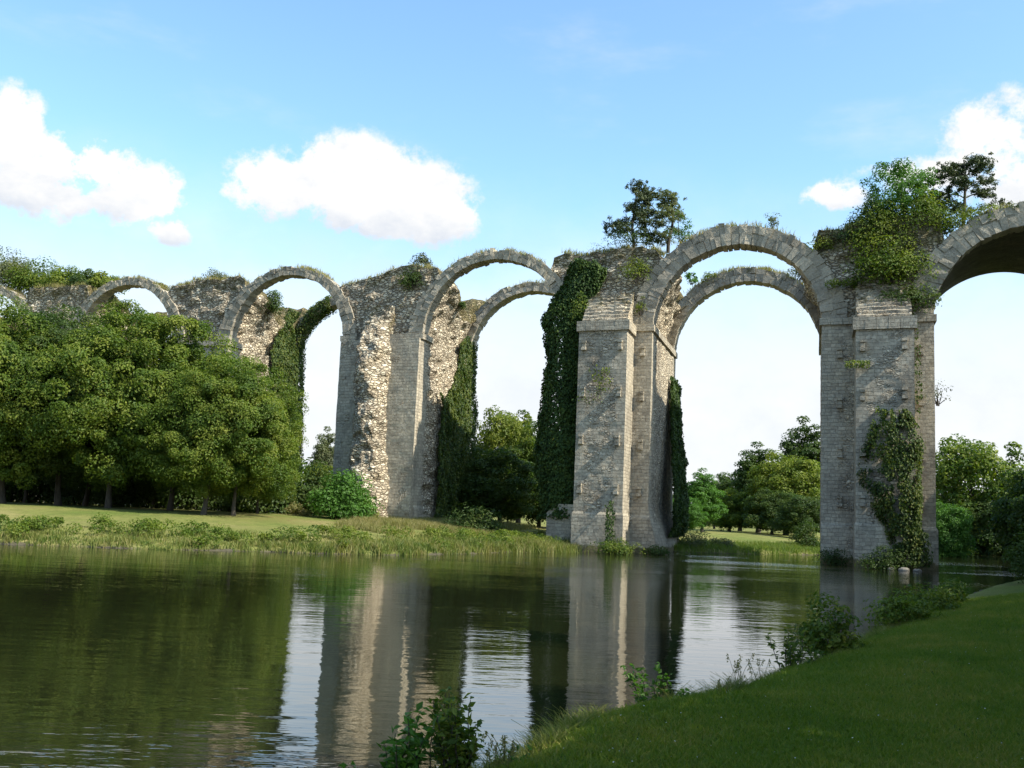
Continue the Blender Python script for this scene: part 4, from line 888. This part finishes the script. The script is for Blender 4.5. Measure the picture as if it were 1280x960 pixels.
shrub('bush', on_ground(590, 92), 'dark bush under the ivy of the ruined pier', 'bush', 2.6, 1.8, 2.2, 804, M_leaf_dark, n_cl=30, per=100, leaf=.22)
shrub('bush', on_ground(372, 90), 'dry tufted bush by the broken base of the ivy pillar', 'bush', 1.6, 1.2, 1.0, 805, M_grass_t, n_cl=16, per=90, leaf=.16)
shrub('bush', tuple(W(-9.2, -4.2, -.1)), 'brownish bush at the waterline of the middle pier', 'bush', 1.9, 1.0, 1.5, 806, M_leaf, n_cl=26, per=80, leaf=.15)
shrub('bush', tuple(W(-6.3, -.8, -.1)), 'small dark plants at the right corner of the middle pier', 'bush', 1.2, .8, 1.0, 807, M_leaf_dark, n_cl=14, per=70, leaf=.15)
shrub('bush', tuple(W(11.9, -4.3, -.1)), 'low dark bush at the waterline of the right pier', 'bush', 1.9, 1.1, 1.6, 808, M_leaf_dark, n_cl=30, per=90, leaf=.16)
shrub('bush', tuple(W(7.8, -.9, -.1)), 'scrubby plants in the corner left of the right pier buttress', 'bush', 1.5, .8, 1.3, 809, M_leaf_dark, n_cl=20, per=70, leaf=.14)
shrub('bush', on_ground(866, 101, -.1), 'silvery bush on the bank right of the middle pier', 'bush', 1.7, 1.4, 1.7, 810, M_leaf_pale, n_cl=26, per=80, leaf=.16)
shrub('bush', on_ground(902, 103, -.1), 'low grey-green bush on the bank under the big arch', 'bush', 1.5, 1.1, 1.1, 811, M_leaf_pale, n_cl=20, per=80, leaf=.15)
shrub('bush', on_ground(1008, 112, -.1), 'dark bush against the left edge of the right pier', 'bush', 1.6, 1.4, 3.4, 812, M_leaf_dark, n_cl=30, per=90, leaf=.2)
shrub('bush', on_ground(1190, 130, -.1), 'yellow-green bush at the water right of the right pier', 'bush', 3.0, 2.2, 3.2, 813, M_leaf_yel, n_cl=30, per=90, leaf=.26)
shrub('bush', (26.9, 52, gz(26.9, 52)), 'dark bush cut by the right edge of the photo', 'bush', 1.6, 2.0, 4.0, 814, M_leaf_dark, n_cl=50, per=120, leaf=.16)
# rocks at the foot of the right pier and dead wood
M_rock, nt, out = newmat('pale_rock'); bs = nd(nt, 'ShaderNodeBsdfPrincipled', Roughness=.9); gp = nd(nt, 'ShaderNodeNewGeometry').outputs['Position']
nt.links.new(ramp(nt, noise(nt, gp, 3, 5, .7), [(.3, (.07, .065, .05)), (.6, (.2, .185, .155))]), bs.inputs['Base Color']); nt.links.new(bs.outputs[0], out.inputs[0])
def rock(loc, sx, sy, sz, seed, label):
    a = np.linspace(0, 2*math.pi, 17); b = np.linspace(-math.pi/2, math.pi/2, 10); A_, B_ = np.meshgrid(a, b, indexing='ij')
    d_ = np.stack([np.cos(A_)*np.cos(B_), np.sin(A_)*np.cos(B_), np.sin(B_)], -1); sx, sz = sx*.75, sz*.75; k = 1+.28*fbm(d_[..., 0]*1.6+seed, d_[..., 1]*1.6, d_[..., 2]*1.6, seed, 3)
    mb = MB(); mb.grid(np.sign(d_)*np.abs(d_)**.8*k[..., None]*np.array([sx, sy, sz])); o = mb.build('rock', M_rock); o.location = loc; o.rotation_euler.z = seed
    return tag(o, label, 'rock', 'rocks at the foot of the right pier')
for i, (s_, n_, sx, sz, lb) in enumerate(((12.7, -5.4, .55, .28, 'largest pale rock at the waterline of the right pier'), (13.6, -5.2, .4, .2, 'pale rock to the right of the largest one at the pier foot'), (11.8, -5.2, .3, .18, 'small pale rock left of the largest one at the pier foot'))):
    rock(tuple(W(s_, n_, .05)), sx, sx*.7, sz, i+1, lb)

# ------------------------------------------------------------------ near bank: weeds, saplings, lawn
def sapling(loc, h, nst, leaf, per, seed, label, mat, spread=.35, cat='shrub', name='young_shrub', aspect=.5):
    r = np.random.default_rng(seed); t = thing(name, loc, label, cat); st = MB(); lf = MB(); Pn = []; Nn = []; Tn = []
    for i in range(nst):
        a = r.uniform(0, 6.28); d_ = r.random()**.7*spread; hh = h*r.uniform(.5, 1.0); b = np.array([math.cos(a)*d_*.4, math.sin(a)*d_*.4, -.12])
        e = b+np.array([math.cos(a)*d_*(1+.4*h), math.sin(a)*d_*(1+.4*h), hh]); lm = limb(b, e, r, .08, 9); tube(st, lm, .007*(.5+h)*np.linspace(1, .3, 9), 5)
        for j in range(per):
            f = .18+.82*(j+r.random())/per; p = lm[min(8, int(f*8.5))]+(lm[-1]-lm[0])*r.normal(0, .02); dr = unit(r, 1)[0]; dr[2] = abs(dr[2])*.5
            Pn.append(p+dr*leaf*.6); Nn.append(np.array([0, 0, .8])+r.normal(size=3)*.5); Tn.append(dr)
    V, F, lv = leaf_quads(np.array(Pn), np.array(Nn), leaf, seed+2, aspect, tang=np.array(Tn)); lf.add(V, F, lv=lv)
    st.build('stem', M_bark, t, True); lf.build('foliage', mat, t); return t
def edge_pt(px, py, z): x, y, z_ = at_z(px, py, z); return (x, y, gz(x, y))
def bank(px, Y, back=0):   # point on the near bank just inside the waterline under a pixel column
    d = ray(px, 860); k = Y; x = d[0]*k/d[1]; return (x, k, max(gz(x, k), -.05))
sapling(bank(510, 7.9), .9, 12, .085, 50, 901, 'leafy weed shrub poking up at the bottom edge of the photo', M_leaf_fresh, .14)
sapling(bank(575, 8.0), .78, 20, .075, 50, 902, 'denser dark weed shrub beside the bottom edge, left of the lawn corner', M_leaf, .16)
sapling(bank(482, 7.6), .62, 8, .08, 34, 903, 'low leafy weed at the bottom edge left of the two taller ones', M_leaf_fresh, .25)
sapling(bank(640, 8.7), .38, 7, .05, 20, 904, 'small weed at the corner of the lawn and the water', M_leaf_fresh, .22)
sapling(bank(818, 11.9), .62, 14, .075, 40, 905, 'rounded green weed shrub on the bank below the middle pier reflection', M_leaf_fresh, .25)
sapling(bank(985, 16.6), .8, 14, .09, 34, 906, 'open leafy shrub left of the tall bush on the near bank', M_leaf, .4)
shrub('bush', bank(1040, 18.6), 'tall dark rounded bush on the near bank', 'bush', .55, .5, 1.25, 907, M_leaf, n_cl=60, per=36, leaf=.085, cl=(.2, .45))
shrub('bush', bank(1128, 25.5), 'low dark bush on the near bank right of the tall one', 'bush', .8, .6, .75, 908, M_leaf, n_cl=40, per=45, leaf=.1)
shrub('bush', bank(1160, 30.), 'dark bush next to the low one towards the right pier', 'bush', .8, .6, .8, 909, M_leaf, n_cl=34, per=50, leaf=.11)
shrub('bush', bank(1185, 35.), 'farthest small bush on the near bank edge', 'bush', .7, .6, .8, 910, M_leaf, n_cl=24, per=50, leaf=.12)
# seed-headed weeds standing on the edge of the near bank
def weed(loc, h, n, seed, label):
    r = np.random.default_rng(seed); t = thing('seed_weed', loc, label, 'weed'); st = MB(); P = []; Nn = []
    for i in range(n):
        e = np.array([r.normal(0, .12), r.normal(0, .12), h*r.uniform(.6, 1)]); lm = limb((r.normal(0, .06), r.normal(0, .06), -.1), e, r, .04, 6); tube(st, lm, .004*np.linspace(1, .5, 6), 4)
        P = [lm[-1]+np.array([r.normal(0, .01), r.normal(0, .01), -r.random()*.1]) for j in range(14)]
        V, F, lv = leaf_quads(np.array(P), r.normal(size=(14, 3)), .035, seed+i, .4); lf = MB(); lf.add(V, F, lv=lv); lf.build('seed_head', M_grass_t, t)
    st.build('stem', M_grass_t, t, True); return t
for i, (px, Y, h, n, lb) in enumerate(((925, 14.0, .55, 9, 'tallest thin seed-headed weeds on the near bank'), (905, 13.2, .35, 7, 'shorter thin weeds left of the tallest ones'), (950, 15., .4, 7, 'thin weeds between the tallest ones and the open shrub'),
        (860, 12.4, .25, 6, 'sparse low weeds right of the rounded weed shrub'), (640, 8.4, .34, 6, 'thin seed stalks at the corner of the lawn'), (630, 8.1, .3, 5, 'few short seed stalks left of the lawn corner'))):
    weed(bank(px, Y), h, n, 950+i, lb)
# lawn blades, thinning with distance
r = np.random.default_rng(120); Yb = 3.5+34*r.random(240000)**1.9; Xb = r.uniform(-.35, .62, 240000)*Yb+r.normal(0, .2, 240000)
d = shore_dist(Xb, Yb); ok = (d > .05); Xb, Yb, d = Xb[ok], Yb[ok], d[ok]
sz = (.045+.0016*Yb)*(1+1.6*smooth(1.1, .2, d)*(.6+.4*fbm(Xb, Yb, 0, 7, 2)))
blades('lawn_grass', np.stack([Xb, Yb, ground_z(Xb, Yb)-.01], -1), sz, 121, M_lawn_blades, 'short mown grass of the shaded near lawn', 'grass', per=3, w=.006, spread=.03, lean=.5)
# daisies
r = np.random.default_rng(130)

# longer uncut fringe hanging over the edge of the near bank
r = np.random.default_rng(141); Yb = 5+36*r.random(260000)**1.6; Xb = r.uniform(-.4, .62, 260000)*Yb; d = shore_dist(Xb, Yb); k = fbm(Xb*1.3, Yb*1.3, 0, 143, 3)
ok = (d > .0) & (d < .75+.5*k) & (near_mask(Xb, Yb) > .4); Xb, Yb, k = Xb[ok], Yb[ok], k[ok]
blades('bank_grass', np.stack([Xb, Yb, ground_z(Xb, Yb)-.02], -1), .10+.16*np.clip(k+.35, 0, 1), 142, M_grass_m, 'longer ragged grass along the lip of the near bank', 'grass', per=4, w=.006, spread=.05, lean=.6)
X, Y = Xb[::260], Yb[::260]; cen = np.stack([X, Y, ground_z(X, Y)+.05], -1); V, F, lv = clump_leaves(cen, r.uniform(.05, .14, len(X)), 26, .04, 144, flat=.7)
mb = MB(); mb.add(V, F, lv=lv); tag(mb.build('bank_herbs', M_leaf_fresh), 'small leafy herbs mixed into the grass on the lip of the near bank', 'weeds', kind='stuff')
# daisies scattered in the near lawn
r = np.random.default_rng(131); Yb = 5+26*r.random(700)**1.3; Xb = r.uniform(-.1, .6, 700)*Yb; ok = shore_dist(Xb, Yb) > .8; Xb, Yb = Xb[ok], Yb[ok]
P = np.stack([Xb, Yb, ground_z(Xb, Yb)+.05], -1); V, F, lv = leaf_quads(P, np.tile([0, 0, 1.], (len(P), 1))+r.normal(size=(len(P), 3))*.3, .014, 132, 1.)
mb = MB(); mb.add(V, F, lv=lv)
M_petal, nt, out = newmat('daisy_petals'); bs = nd(nt, 'ShaderNodeBsdfPrincipled', Roughness=.8); bs.inputs['Base Color'].default_value = (.6, .6, .55, 1); nt.links.new(bs.outputs[0], out.inputs[0])
tag(mb.build('daisies', M_petal), 'tiny white daisies dotted over the near lawn', 'daisies', kind='stuff')
scene.cycles.max_bounces = 6; scene.cycles.transparent_max_bounces = 4
